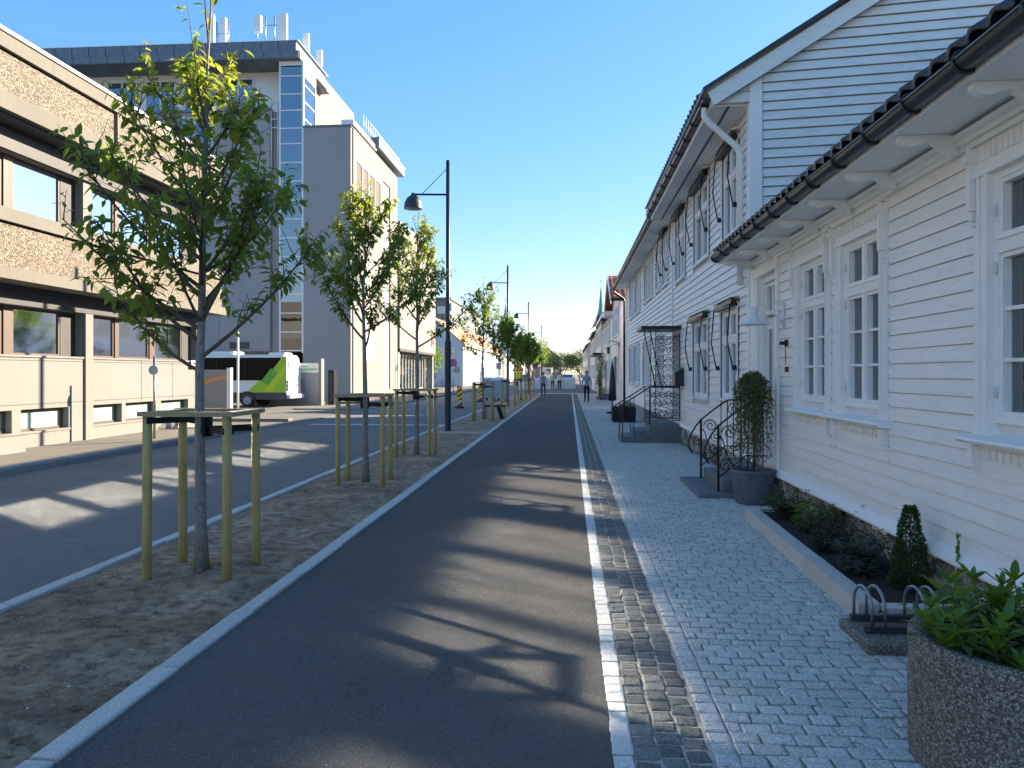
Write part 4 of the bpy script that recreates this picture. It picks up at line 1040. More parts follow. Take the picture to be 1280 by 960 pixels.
for z0, hp in ((3.34, (.22, .84, .25)), (6.42, (.33, .80, .28))):
    za, zb, zc = z0+hp[0], z0+hp[0]+hp[1], z0+sum(hp)
    for a, b in zip(ys, ys[1:]):
        MB().box(-10.95, -10.22, a+.006, b-.006, z0, za).build('concrete_lip', M['conc_beige'], hL)
        MB().box(-10.9, -10.345, a+.17, b-.06, za+.001, zb-.03).build('pebble_panel', M['pebble'], hL)
        MB().box(-10.9, -10.29, a+.006, a+.168, za+.001, zb+.001).build('panel_pilaster', M['conc_beige'], hL)
        MB().box(-10.95, -10.26, a+.006, b-.006, zb+.002, zc).build('coping', M['conc_beige'], hL)
    mb = MB(); mb.box(-10.9, -10.40, ys[0], ys[-1]-.02, za, zb); mb.build('panel_backing', M['conc_dark'], hL)
mb = MB(); mb.box(-11.4, -10.22, -4.3, 22.35, 7.832, 7.90); mb.build('parapet_flashing', M['trim'], hL)
mb = MB(); mb.box(-30, -10.9, 21.98, 22.3, 3.34, 4.65); mb.box(-30, -10.9, 21.98, 22.3, 6.42, 7.83); mb.build('end_fascia', M['conc_beige'], hL)
for pi_, P in enumerate(PIL):
    # pillars stand a little proud
    mb = MB(); mb.boxf(fL, P-.27, P, .05, 2.94, .001, .05); mb.build('pillar', M['conc_white'], hL)
    for k, (v0, v1) in enumerate(((.42, .88), (1.96, 2.95), (4.75, 5.92))):
        for j, (a, b) in enumerate(PAN):
            u0, u1 = P+a, P+b; rc = -.22 if k else -.16
            f = MB(); rect_frame(f, fL, u0+.005, u1-.005, v0+.01, v1-.01, .05, rc-.05, rc+.02)
            fo = f.build('window', M['frame_brown'], hL)
            if k == 0: MB().boxf(fL, u0+.055, u1-.055, v0+.06, v1-.06, rc-.03, rc-.015).build('pane', M['frost'], fo)
            else:
                MB().boxf(fL, u0+.055, u1-.055, v0+.06, v1-.06, rc-.02, rc-.008).build('pane', M['glass_office'], fo)
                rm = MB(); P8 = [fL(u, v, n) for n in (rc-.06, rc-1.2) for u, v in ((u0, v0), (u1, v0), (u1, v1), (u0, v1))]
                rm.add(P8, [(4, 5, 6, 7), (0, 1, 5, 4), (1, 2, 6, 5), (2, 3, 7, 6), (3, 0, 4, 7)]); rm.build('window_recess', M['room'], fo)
                if k == 1:
                    bl = MB(); n = 9
                    for q in range(n): bl.boxf(fL, u0+.06, u1-.06, v0+.07+q*.043, v0+.07+q*.043+.036, rc-.10, rc-.085)
                    bl.build('blind', M['frost'], fo)
                    if j == 1: 
                        b2 = MB(); b2.boxf(fL, u1-.22, u1-.12, v0+.08, v0+.26, rc-.055, rc-.03); b2.build('window_ornament', M['white'], fo)
                elif j != 0 or pi_ % 2:
                    cm = MB(); wavy(cm, fL, u0+.06, u0+(u1-u0)*(.75 if j == 2 else .45), v0+.06, v1-.06, rc-.14, .03, .14); cm.build('curtain', M['curtain_blue'], fo)
            if j < 2 and k:
                mu = MB(); mu.boxf(fL, u1, P+PAN[j+1][0], v0, v1, rc-.06, rc+.05); mu.build('mullion', M['frame_brown'], fo)
        if k:
            MB().boxf(fL, P+4.46, P+4.97, v0, v1, -.44, -.19).build('shaded_reveal', M['conc_dark'], hL)  # dark colour stands for the shade on the window reveal at the bay end
            MB().boxf(fL, P+.02, P+4.96, v0-.03, v0+.012, -.40, .03).build('sill', M['conc_beige'] if k == 2 else M['conc_white'], hL)
        else: MB().boxf(fL, P+.0, P+4.50, v0-.03, v0+.01, -.2, .025).build('sill', M['conc_white'], hL)
    # shallow joints of the wall cladding
    mb = MB()
    for v in (.975,): mb.boxf(fL, P+.02, P+4.96, v, v+.012, .0005, .004)
    for u in (P+2.05, P+3.6): mb.boxf(fL, u, u+.015, .90, 1.93, .0005, .004)
    mb.boxf(fL, P+.02, P+4.96, 1.86, 1.872, .0005, .004); mb.build('wall_joint', M['conc_dark'], hL)
MB().box(-10.85, -10.35, 13.0, 13.95, .1, .42).build('plinth_block', M['conc_white'], hL)
sgn = tag(MB().boxf(fL, 21.25, 21.8, 1.75, 1.98, .055, .075).build('notice_board', M['white']), 'small white notice with red print on the corner of the office building', 'notice')
MB().boxf(fL, 21.33, 21.6, 1.86, 1.92, .0755, .078).build('print', M['red'], sgn)

# ------------------------------------------------------------------ TALL CONCRETE BUILDING
YK = 43.84; XK = -12.7
hK = thing('concrete_building', (-20, YK, 0), 'tall grey concrete building with glazed stair tower and dark overhanging roof', 'building')
fK = FR((0, YK), (1, 0), (0, -1)); fKs = FR((XK, 0), (0, 1), (1, 0))
mb = MB(); mb.box(-60, -17.45, YK, 75, 2.9, 17.0); mb.box(-60, -17.2, YK+1.2, 75, 0, 2.9); mb.box(-60, -17.0, YK+1.6, 74, 17.0, 19.9); mb.build('wall', M['conc_grey'], hK)
mb = MB(); mb.box(-17.44, -16.92, YK+.25, 60, 0, 17.0)
mb.box(-15.5, XK, YK, 55.74, 0, 15.95); mb.build('stair_wall', M['conc_grey'], hK)
mb = MB(); mb.box(-17.0, -16.2, 47, 57, 15.9, 21.2); mb.box(XK+.001, XK+.03, YK+.02, 44.2, 0, 15.95); mb.build('cream_wall', M['conc_cream'], hK)
# front wall panels with open joints
xs = [-17.46-3.05*i for i in range(9)]; zs = [3.0, 5.35, 7.75, 10.15, 12.3, 14.6, 16.9]
for i in range(8):
    for j in range(6):
        if i == 1 and j % 2: continue
        MB().boxf(fK, xs[i+1]+.015, xs[i]-.015, zs[j]+.012, zs[j+1]-.012, .001, .035).build('panel', M['conc_grey'], hK)
for j in (1, 3, 5):
    a, b = xs[2]+.4, xs[1]-.4
    f = MB(); rect_frame(f, fK, a, b, zs[j]+.2, zs[j+1]-.15, .10, .0, .03); f.boxf(fK, (a+b)/2-.05, (a+b)/2+.05, zs[j]+.3, zs[j+1]-.25, 0, .028); fo = f.build('window', M['band'], hK)
    MB().boxf(fK, a+.1, b-.1, zs[j]+.3, zs[j+1]-.25, .002, .012).build('pane', M['glass_blue'], fo)
MB().box(-60, -17.38, YK-.10, YK+.3, 17.0, 17.14).build('parapet_cap', M['steelgrey'], hK)
for x in (-18.35, -18.0): MB().tube([(x, YK-.0, 15.2), (x, YK-.10, 15.2)], .11, 10).build('vent', M['black'], hK)
MB().boxf(fK, -19.9, -18.7, 3.05, 3.45, .036, .06).build('wall_grille', M['darkgrey'], hK)
# strip windows of the set-back top floor
fT = FR((0, YK+1.6), (1, 0), (0, -1)); x = -17.9
mb = MB(); mb.boxf(fT, -60, -17.0, 17.0, 19.9, .001, .02); mb.build('top_floor_wall', M['band'], hK)
for k in range(9):
    b = -19.1-k*2.45; a = b-1.95; f = MB(); rect_frame(f, fT, a, b, 17.35, 19.55, .09, .021, .08); f.boxf(fT, (a+b)/2-.05, (a+b)/2+.05, 17.44, 19.46, .021, .075); fo = f.build('window', M['band'], hK)
    MB().boxf(fT, a+.09, b-.09, 17.44, 19.46, .022, .04).build('pane', M['glass_blue'], fo)
# roof canopy: lower and upper tier of standing metal panels
mb = MB(); mb.box(-60, -15.62, YK-.35, 49.3, 19.88, 20.34); mb.box(-60, -15.85, YK-.15, 49.0, 20.342, 20.98); mb.build('roof_canopy', M['steelgrey'], hK)
k = 0
for i in range(26):
    x = -15.62-i*1.05
    MB().box(x-1.03, x-.02, YK-.385, YK-.351, 19.90, 20.33).build('fascia_panel', M['steelgrey'], hK)
    MB().box(x-1.23, x-.26, YK-.185, YK-.151, 20.35, 20.96).build('fascia_panel', M['steelgrey'], hK)
for i in range(5): MB().box(-15.60, -15.57, YK-.3+i*1.02, YK-.32+i*1.02+1.0, 19.90, 20.33).build('fascia_panel', M['steelgrey'], hK)
mb = MB()
for i in range(24): x = -15.9-i*1.3; mb.add([(x, YK-.34, 19.875), (x+.03, YK-.34, 19.875), (x+.03, YK+1.6, 19.875), (x, YK+1.6, 19.875)], [(0, 3, 2, 1)])
mb.build('soffit_joint', M['black'], hK)
MB().box(-60, -15.7, YK-.2, 49.2, 20.982, 21.02).build('roof_edge', M['band'], hK)
# stair tower glass
f = MB()
for x in (-16.92, -15.56): f.box(x, x+.10, YK-.02, YK+.10, 2.8, 19.86)
f.box(-15.56, -15.46, YK+.1, YK+2.2, 19.0, 19.86); f.box(-15.54, -15.46, YK+2.1, YK+2.2, 15.9, 19.0)
zz = [2.9, 4.0, 5.1, 6.2, 7.3, 8.4, 9.5, 10.6, 11.7, 12.8, 13.9, 15.0, 15.9, 16.95, 17.9, 18.95]
for z in zz: f.box(-16.82, -15.56, YK-.015, YK+.06, z, z+.07)
for z in (16.5, 17.5, 18.5): f.box(-15.52, -15.46, YK+.1, YK+2.1, z, z+.07)
f.box(-16.82, -15.56, YK-.015, YK+.06, 19.6, 19.86)
tw = f.build('stair_tower', M['band'], hK)
for a, b in zip(zz, zz[1:]+[19.53]): MB().box(-16.82, -15.57, YK+.012, YK+.03, a+.07, b).build('pane', M['glass_blue'] if b > 14 and b < 19.2 else M['glass_dark'], tw)
for a, b in ((15.95, 16.5), (16.57, 17.5), (17.57, 18.5), (18.57, 19.0)): MB().box(-15.52, -15.50, YK+.11, YK+2.1, a, b).build('pane', M['glass_blue'], tw)
mb = MB(); mb.box(-16.8, -15.6, YK+.4, YK+1.4, 2.9, 19.8); mb.build('stair_shaft', M['room'], hK)
MB().box(-15.5, XK+.08, YK-.06, 49.0, 15.95, 16.07).build('parapet_cap', M['steelgrey'], hK)
# balcony railing beside the stair tower
mb = MB()
for z in (16.0, 16.5, 17.0, 17.5): mb.tube([(-17.42, YK+.02, z), (-16.95, YK+.02, z)], .035, 5)
for x in (-17.4, -17.0): mb.tube([(x, YK+.02, 13.5), (x, YK+.02, 17.5)], .035, 5)
mb.build('railing', M['band'], hK)
# street side: cream wall, louvre band, tall recess, roof rail
mb = MB(); wall_holes(mb, fKs, 44.2, 55.74, 0, 16.0, [(44.6, 50.75, 12.3, 14.3), (51.4, 53.5, .5, 14.7)], -.01, .10); mb.build('street_wall', M['conc_cream'], hK)
lv = MB(); 
for k in range(4): u = 44.6+k*1.54; rect_frame(lv, fKs, u, u+1.53, 12.3, 14.3, .07, 0, .12)
lv = lv.build('louvre_window', M['band'], hK)
for k in range(4):
    u = 44.6+k*1.54
    for q in range(14): MB().boxf(fKs, u+.08, u+1.45, 12.40+q*.13, 12.40+q*.13+.10, .02, .055).build('slat', M['louvre'], lv)
MB().boxf(fKs, 51.4, 53.5, .5, 14.7, .0, .02).build('recess', M['conc_grey'], hK)
mu = MB().boxf(fKs, 46.2, 49.2, 2.4, 8.8, .101, .106)
def m_mural():
    m, t, b = mat_base('faded_wall_painting'); n = noise(t, coords(t), .9, 3, .5); n2 = noise(t, coords(t), 2.7, 5, .6)
    c = mix(t, ramp(t, n, [(.48, 0), (.6, .8)]), (.62, .57, .46), (.62, .42, .34)); setc(t, b, mix(t, ramp(t, n2, [(.55, 0), (.65, .6)]), c, (.66, .60, .52))); b.inputs['Roughness'].default_value = .9; return m
mu.build('wall_painting', m_mural(), hK)
MB().box(-13.4, -12.25, 48.9, 56.6, 16.25, 16.85).build('roof_canopy', M['steelgrey'], hK)
MB().box(-13.3, -12.2, 48.8, 56.7, 16.852, 16.9).build('roof_edge', M['band'], hK)
MB().box(XK-.5, XK+.22, YK-.05, 49.2, 16.071, 16.35).build('roof_edge', M['band'], hK)
mb = MB(); y = 48
for i in range(18): mb.tube([(-12.6, 46.4+i*.58, 16.4), (-12.6, 46.4+i*.58, 17.5)], .02, 4)
for z in (17.5, 17.0): mb.tube([(-12.6, 46.4, z), (-12.6, 56.4, z)], .025, 4)
mb.build('railing', M['band'], hK)
mb = MB()
for x, y, h, w_ in ((-21.55, YK+1, 2.2, .5), (-20.75, YK+1, 2.0, .35), (-17.0, YK+.8, 2.0, .52), (-16.2, YK+2.6, 1.6, .35), (-15.95, 48.2, 1.3, .35)):
    m2 = MB(); m2.bevbox(x-w_/2, x+w_/2, y-.12, y+.12, 21.02 if h > 1.9 else 21.3, 21.02+h, .02)
    m2.build('antenna', M['enamel'], hK)
mb = MB()
for x, h in ((-18.6, 1.9), (-18.1, 2.0), (-17.55, 1.9), (-20.4, 1.7), (-21.1, 1.7)): mb.tube([(x, YK+.9, 21.0), (x, YK+.9, 21.0+h)], .04, 5)
mb.tube([(-18.6, YK+.9, 22.4), (-17.0, YK+.9, 22.4)], .03, 5); mb.tube([(-21.3, YK+.9, 22.0), (-20.4, YK+.9, 22.0)], .03, 5); mb.build('antenna_mast', M['galv'], hK)
m2 = MB(); m2.bevbox(-18.75, -18.35, YK+.75, YK+1.0, 22.0, 23.0, .02); m2.build('antenna', M['enamel'], hK)
# taupe building beyond
hM = thing('taupe_building', (XK, 64, 0), 'taupe clad building with glazed ground floor beyond the tall concrete one', 'building')
mb = MB(); mb.box(-26, XK, 57.0, 72.5, 3.5, 12.9); mb.build('upper_wall', M['panel_brown'], hM)
MB().box(-26, XK-.15, 55.76, 57.0, 0, 12.3).build('link_wall', M['conc_dark'], hM); MB().box(-26, XK+.06, 56.9, 72.6, 12.9, 13.05).build('roof_edge', M['band'], hM)
MB().box(-26, XK+.03, 56.98, 72.55, 3.3, 3.5).build('canopy_edge', M['conc_dark'], hM)
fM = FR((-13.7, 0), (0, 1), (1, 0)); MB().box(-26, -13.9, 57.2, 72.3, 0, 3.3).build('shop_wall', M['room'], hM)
mb = MB(); y = 57.4
while y < 72.2: mb.boxf(fM, y, y+.12, .1, 3.28, -.05, .06); y += 1.22
mb.boxf(fM, 57.4, 72.2, .1, .3, -.05, .055); so_ = mb.build('shopfront', M['band'], hM); y = 57.52
while y < 71.5: MB().boxf(fM, y, y+1.09, .31, 3.27, -.03, -.01).build('pane', M['glass'], so_); y += 1.22
MB().box(-13.4, -12.85, 57.1, 57.6, .1, 3.3).build('pillar', M['conc_grey'], hM); MB().box(-13.4, -12.85, 71.7, 72.2, .1, 3.3).build('pillar', M['conc_grey'], hM)
fMu = FR((XK, 0), (0, 1), (1, 0)); sg = MB(); sg.boxf(fMu, 70.2, 72.0, 4.1, 5.3, .01, .05); sg = sg.build('shop_sign', M['conc_white'], hM)
mb = MB()
for u in (70.4, 70.8, 71.2): mb.boxf(fMu, u, u+.12, 4.3, 5.1, .051, .07); mb.boxf(fMu, u+.12, u+.3, 4.3, 4.42, .051, .07); mb.boxf(fMu, u+.12, u+.3, 4.98, 5.1, .051, .07)
mb.build('red_letters', M['red'], sg)
# blue-gabled house and further houses
h_, fr_ = far_house('timber_house', 'pale blue gabled house with orange tiled roof and white street side', -13.2, 95, 150, 5.4, M['clap_white'], M['tile_orange'], 7.4, 40, .3, rowwins(95, 150, (1.2, 3.6), 3.2), None, side=-1, tiles=True)
fb = FR((-13.2, 95), (-1, 0), (0, -1)); rh = 3.7*tan(radians(40))
mb = MB(); mb.prism([fb(0, 0, .02), fb(7.4, 0, .02), fb(7.4, 5.4, .02), fb(3.7, 5.4+rh, .02), fb(0, 5.4, .02)], tuple(fb.n*.03), None); mb.build('gable_wall', M['blue_wood'], h_)
for k in range(30):
    pass
clad(h_, FR((-13.2, 94.95), (-1, 0), (0, -1)), 0, 7.4, .4, 8.4, .28, [(1.0, 2.6, 3.4, 4.9), (4.4, 6.0, 3.4, 4.9), (3.4, 5.2, .9, 2.4)], M['blue_wood'], False, .03, None, 0, 'boarding', clip=lambda v: (max(0, (v-5.4)/tan(radians(40))), 7.4-max(0, (v-5.4)/tan(radians(40)))))
fb2 = FR((-13.2, 94.93), (-1, 0), (0, -1))
for wn in ((1.1, 2.5, 3.5, 4.8), (4.5, 5.9, 3.5, 4.8), (3.2, 5.3, 1.0, 2.4)): far_window(h_, fb2, *wn)
hP = thing('apartment_block', (-25, 185, 0), 'large pale flat-roofed block with rows of small windows behind the orange roof', 'building')
MB().box(-45, -25, 160, 212, 0, 17.2).build('wall', M['conc_white'], hP); MB().box(-45.3, -24.7, 159.7, 212.3, 17.2, 17.6).build('roof', M['steelgrey'], hP)
fP = FR((-25, 0), (0, 1), (1, 0))
for k in range(18):
    for z in (8.6, 11.4, 14.2): f = MB().boxf(fP, 162+k*2.7, 163.6+k*2.7, z, z+1.5, 0, .06).build('window', M['band'], hP); MB().boxf(fP, 162.15+k*2.7, 163.45+k*2.7, z+.12, z+1.38, .061, .08).build('pane', M['glass_dark'], f)
fP2 = FR((-25, 160), (-1, 0), (0, -1))
for k in range(6):
    for z in (8.6, 11.4, 14.2): f = MB().boxf(fP2, 1+k*3, 2.6+k*3, z, z+1.5, 0, .06).build('window', M['band'], hP); MB().boxf(fP2, 1.15+k*3, 2.45+k*3, z+.12, z+1.38, .061, .08).build('pane', M['glass_dark'], f)
far_house('timber_house', 'white two-storey house far off with its street side in full sun', -12.8, 152, 176, 5.6, M['clap_white'], M['tile_black'], 8, 34, .3, rowwins(152, 176, (1.2, 3.7), 3.4), side=-1)
far_house('timber_house', 'distant bright white house left of the far tree group', -11.2, 178, 205, 6.2, M['clap_white'], M['tile_red'], 8, 34, .3, rowwins(178, 205, (1.2, 3.9), 4.5), side=-1, chim=True)
hq = thing('brick_house', (-6, 240, 0), 'far brown house with a dark hipped roof closing the street', 'house')
MB().box(-11, -2.5, 236, 246, 0, 6.2).build('wall', M['panel_brown'], hq); mb = MB(); mb.prism([Vector((-11.4, 235.6, 6.2)), Vector((-2.1, 235.6, 6.2)), Vector((-6.7, 235.6, 9.6))], (0, 11, 0), None); mb.build('roof', M['lampblue'], hq)
fq = FR((0, 236), (1, 0), (0, -1))
for k in range(3): far_window(hq, fq, -10+k*2.7, -8.6+k*2.7, 3.6, 5.2)

# ------------------------------------------------------------------ forecourt things: minibus, walls, signs
vx, vy = -13.35, 35.6
van = thing('minibus', (vx-3.2, vy+1, 0), 'white minibus with lime green diagonal rear stripes and black windows, parked on the forecourt', 'minibus')
L_ = 7.0; X0, X1 = vx-L_, vx
def vanprof(y):  # side outline in (x,z)
    return [(X1-.02, .55), (X1, .85), (X1-.02, 1.6), (X1-.10, 2.35), (X1-.22, 2.50), (X0+1.5, 2.52), (X0+1.15, 2.42), (X0+.55, 1.55), (X0+.08, 1.30), (X0, .9), (X0+.02, .45)]
pf = vanprof(0); mb = MB(); n = len(pf)
rings = []
for (yy, s_) in ((vy+.0, .96), (vy+.06, 1.0), (vy+1.94, 1.0), (vy+2.0, .96)):
    cx, cz = (X0+X1)/2, 1.45; rings.append([(cx+(x-cx)*(1 if s_ == 1 else .993), yy+(.10*max(0, (z-1.3)/1.2) if yy < vy+1 else -.10*max(0, (z-1.3)/1.2)), cz+(z-cz)*s_) for x, z in pf])
pts = [p for r_ in rings for p in r_]; fs = [tuple(range(n)), tuple(range(3*n, 4*n))[::-1]]
for q in range(3):
    for i in range(n): fs.append((q*n+i, (q+1)*n+i, (q+1)*n+(i+1) % n, q*n+(i+1) % n))
mb.add(pts, fs); body = mb.build('body', M['white'], van)
def side(pts2, name, mat, d=.012):
    m_ = MB(); y_ = lambda z: vy+.10*max(0, (z-1.3)/1.2)
    a = [Vector((x, y_(z)-d, z)) for x, z in pts2]; m_.prism(a, (0, d+.01, 0), None); return m_.build(name, mat, van)
side([(X0+.02, .36), (X1-.02, .36), (X1-.02, .70), (X0+.02, .70)], 'side_skirt', M['bumper'], .014)
side([(X0+.9, 1.28), (X1-1.15, 1.28), (X1-.28, 2.36), (X0+1.35, 2.36)], 'window_band', M['glass_van'], .014)
for a in (X0+2.0, X0+3.5, X0+4.9): side([(a, 1.30), (a+.03, 1.30), (a+.03, 2.34), (a, 2.34)], 'window_bar', M['black'], .02)
side([(X1-1.95, .71), (X1-.06, .71), (X1-.06, 2.40), (X1-.24, 2.42)], 'green_stripe', M['green'], .018)
side([(X1-1.2, .71), (X1-.75, .71), (X1-.09, 1.6), (X1-.09, 2.1)], 'green_stripe', M['green_yel'], .022)
side([(X1-1.25, 1.25), (X1-.95, 1.05), (X1-.5, 1.65), (X1-.8, 1.85)], 'green_stripe', M['green_mid'], .026)
for wx in (X1-1.95, X0+1.0):
    for wy in (vy+.10, vy+1.9):
        s_ = -1 if wy < vy+1 else 1
        w_ = MB(); w_.tube([(wx, wy-.11, .33), (wx, wy+.11, .33)], .33, 20); w_ = w_.build('wheel', M['rubber'], van)
        m_ = MB(); m_.lathe([(.0, .01), (.08, .02), (.10, .0), (.19, .005), (.20, .02)], (0, 0, 0), 14); put('rim', m_.mesh('rim', M['sign_back']), w_, (wx, wy+s_*.114, .33), (pi/2*(1 if s_ < 0 else -1), 0, 0))
        a = MB(); a.tube([(wx+.40*cos(t), vy-.015 if s_ < 0 else vy+2.01, .33+.40*sin(t)) for t in [pi*i/10 for i in range(11)]], .035, 5); a.build('wheel_arch', M['black'], van)
# rear doors, lights, bumper, ladder
fr = FR((X1, vy), (0, 1), (1, 0))
mb = MB(); mb.boxf(fr, .97, 1.03, .7, 2.3, -.05, .012); mb.boxf(fr, .30, .92, 1.45, 2.15, -.06, .006); mb.boxf(fr, 1.08, 1.7, 1.45, 2.15, -.06, .006); mb.build('rear_doors', M['enamel'], van)
for u in (.02, 1.86):
    for k, z in enumerate((.78, .95, 1.12)): MB().boxf(fr, u, u+.12, z, z+.15, -.08, .02).build('tail_light', M['red'], van)
MB().boxf(fr, .05, 1.95, .42, .60, -.05, .14).build('rear_step', M['enamel'], van); MB().boxf(fr, .7, 1.3, .62, .72, 0, .022).build('number_plate', M['enamel'], van)
MB().boxf(fr, 1.25, 1.33, .98, 1.10, 0, .03).build('handle', M['black'], van)
mb = MB(); mb.bevbox(X0+2.3, X0+4.2, vy+.4, vy+1.6, 2.50, 2.68, .05); mb.build('roof_unit', M['enamel'], van)
mb = MB(); mb.bevbox(X1-1.1, X1-.3, vy+.5, vy+1.5, 2.48, 2.62, .04); mb.build('roof_unit', M['enamel'], van)
m_ = MB(); m_.boxf(FR((X0+.55, vy), (0, 1), (-1, 0)), .2, 1.8, 1.5, 1.52, -.02, .0); m_.add([(X0+.50, vy+.2, 1.56), (X0+.50, vy+1.8, 1.56), (X0+1.08, vy+1.7, 2.36), (X0+1.08, vy+.3, 2.36)], [(0, 1, 2, 3)]); m_.build('windscreen', M['glass_dark'], van)

gw = thing('entrance_wall', (-12.9, 37.9, 0), 'grey garage wall with pale green sign board, right of the minibus', 'wall')
mb = MB(); mb.box(-16, -12.55, 37.9, 38.15, 0, 1.62); mb.build('wall', M['conc_grey'], gw); MB().box(-12.55, -12.40, 37.75, 38.2, 0, 2.35).build('end_post', M['conc_white'], gw)
MB().box(-14.6, -12.56, 37.86, 38.1, 1.64, 2.12).build('sign_frame', M['band'], gw)
sg = MB().box(-14.5, -12.75, 37.835, 37.858, 1.70, 2.06).build('sign_board', M['paleg'], gw)
mb = MB(); rr = random.Random(4)
for (z, x0, n) in ((1.93, -13.9, 5), (1.79, -14.0, 11)):
    x = x0+.3
    for k in range(n): 
        w_ = rr.uniform(.05, .10); mb.box(x, x+w_, 37.828, 37.834, z, z+rr.choice((.05, .07))); x += w_+.025
mb.build('sign_lettering', M['copper'], sg)
cb = thing('utility_cabinet', (-12.3, 38.7, 0), 'narrow black cabinet against the wall right of the green sign', 'cabinet')
MB().bevbox(-12.32, -12.02, 38.6, 39.2, 0, 1.78, .02).build('body', M['black'], cb); MB().box(-12.25, -12.09, 38.585, 38.6, .2, 1.6).build('door', M['darkgrey'], cb)
gp = thing('grey_partition', (-12.6, 28, 0), 'plain grey partition with an orange sticker standing behind the nearest tree', 'partition')
fg_ = FR((-14.0, 28.3), (1, 0), (0, -1))
MB().boxf(fg_, -2.4, 1.05, 0, 1.75, -.12, 0).build('panel', M['conc_grey'], gp); MB().boxf(fg_, 1.05, 1.20, 0, 1.82, -.16, .03).build('end_post', M['trim'], gp)
mb = MB(); rr = random.Random(2)
o_ = Vector((fg_(.05, 1.22, .004))); 
for k in range(9): 
    a = .1+k*.105; zc = 1.20+k*.028; mb.boxf(fg_, a, a+.085, zc, zc+.13, .001, .006)
mb.build('orange_sticker', M['orange'], gp)
pt = thing('white_post', (-13.4, 30.5, 0), 'slim white post rising in front of the minibus side', 'post')
MB().tube([(-13.5, 30.5, 0), (-13.5, 30.5, 3.3)], .045, 8).build('pole', M['trim'], pt); MB().box(-13.62, -13.38, 30.44, 30.56, 0, .06).build('base', M['galv'], pt)
# lowered kerb ramps on the forecourt
def prism_stone(name, x0, x1, y0, y1, z, mat, label, cat):
    o = MB().bevbox(x0, x1, y0, y1, -.05, z, .02).build(name, mat); tag(o, label, cat); return o
prism_stone('concrete_ramp', -13.6, -9.3, 24.9, 25.3, .10, M['conc_white'], 'pale concrete kerb line crossing the sunlit forecourt', 'kerb')
prism_stone('concrete_ramp', -12.2, -8.9, 33.2, 33.5, .06, M['conc_white'], 'second pale kerb line on the forecourt below the minibus', 'kerb')
def sign_post(name, x, y, h, label, build):
    s_ = thing(name, (x, y, 0), label, 'road sign'); MB().tube([(x, y, 0), (x, y, h)], .03, 8).build('pole', M['galv'], s_); build(s_, x, y, h); return s_
def disc(parent, x, y, z, rad, yaw, mats, name='sign_face', n=24):
    """round plate facing -Y turned by yaw"""
    mb = MB(); mb.cm = 0; c_, s_ = cos(yaw), sin(yaw)
    def P(a, rr_, d): return Vector((x+rr_*cos(a)*c_+d*s_, y+rr_*cos(a)*s_-d*c_, z+rr_*sin(a)))
    a_ = [P(2*pi*i/n, rad, .0) for i in range(n)]; mb.prism(a_, tuple(Vector((s_, -c_, 0))*.012), None)
    if len(mats) > 1: mb.cm = 1; mb.add([P(2*pi*i/n, rad*.78, .014) for i in range(n)], [tuple(range(n))])
    return mb.build(name, mats, parent)
sign_post('road_sign', -9.5, 17.0, 2.0, 'round sign seen from its grey back on a thin post by the left kerb', lambda s_, x, y, h: disc(s_, x, y-.04, 1.68, .11, .1, [M['sign_back']]))
sign_post('road_sign', -9.25, 61, 2.75, 'no-parking sign with blue face in front of the blue gabled house', lambda s_, x, y, h: (disc(s_, x, y-.04, 2.45, .33, 0, [M['red'], M['blue_sign']]), disc(s_, x+.25, y+.1, 1.9, .28, .3, [M['sign_back']], 'sign_back')))
sign_post('road_sign', -3.9, 88, 2.9, 'far blue no-parking sign between the last tree guards and the people', lambda s_, x, y, h: disc(s_, x, y-.04, 2.5, .34, 0, [M['red'], M['blue_sign']]))
def warn(s_, x, y, h):
    m_ = MB(); m_.prism([Vector((x-.42, y-.05, 1.75)), Vector((x+.42, y-.05, 1.75)), Vector((x, y-.05, 2.5))], (0, .02, 0), None); m_.build('sign_rim', M['red'], s_)
    m_ = MB(); m_.prism([Vector((x-.29, y-.07, 1.83)), Vector((x+.29, y-.07, 1.83)), Vector((x, y-.07, 2.35))], (0, .015, 0), None); m_.build('sign_face', M['yellow'], s_)
    MB().box(x-.05, x+.05, y-.078, y-.071, 1.9, 2.15).build('symbol', M['black'], s_)
    MB().box(x-.30, x+.30, y-.06, y-.04, 1.15, 1.72).build('sub_plate', M['yellow'], s_)
sign_post('warning_sign', -3.45, 52, 2.4, 'yellow triangular roadworks warning sign with yellow plate below, among the far tree guards', warn)
sign_post('road_sign', -3.5, 49.5, 2.4, 'small square grey sign on a thin post left of the yellow warning sign', lambda s_, x, y, h: MB().box(x-1.22, x-.88, y-.03, y-.01, 1.9, 2.3).build('sign_face', M['sign_back'], s_))
def barrier(x, y, label):
    b = thing('marker_panel', (x, y, 0), label, 'traffic marker', 'striped marker panels in the road')
    MB().bevbox(x-.2, x+.2, y-.12, y+.12, 0, .07, .02).build('foot', M['rubber'], b)
    p = MB().box(x-.12, x+.12, y-.02, y+.02, .07, 1.02).build('panel', M['red'], b)
    for k in range(4):
        z = .14+k*.22; m_ = MB(); m_.prism([Vector((x-.12, y-.026, z)), Vector((x+.12, y-.026, z+.14)), Vector((x+.12, y-.026, z+.25)), Vector((x-.12, y-.026, z+.11))], (0, .005, 0), None); m_.build('stripe', M['yellow'], p)
    MB().lathe([(.0, 0), (.06, .02), (.06, .14), (.0, .16)], (x, y-.06, .20), 8).build('lamp', M['enamel'], b)
barrier(-5.07, 35.4, 'red and yellow striped marker panel in the road, nearer one')
barrier(-5.0, 43.2, 'red and yellow striped marker panel in the road beside the blue-grey container, farther one')
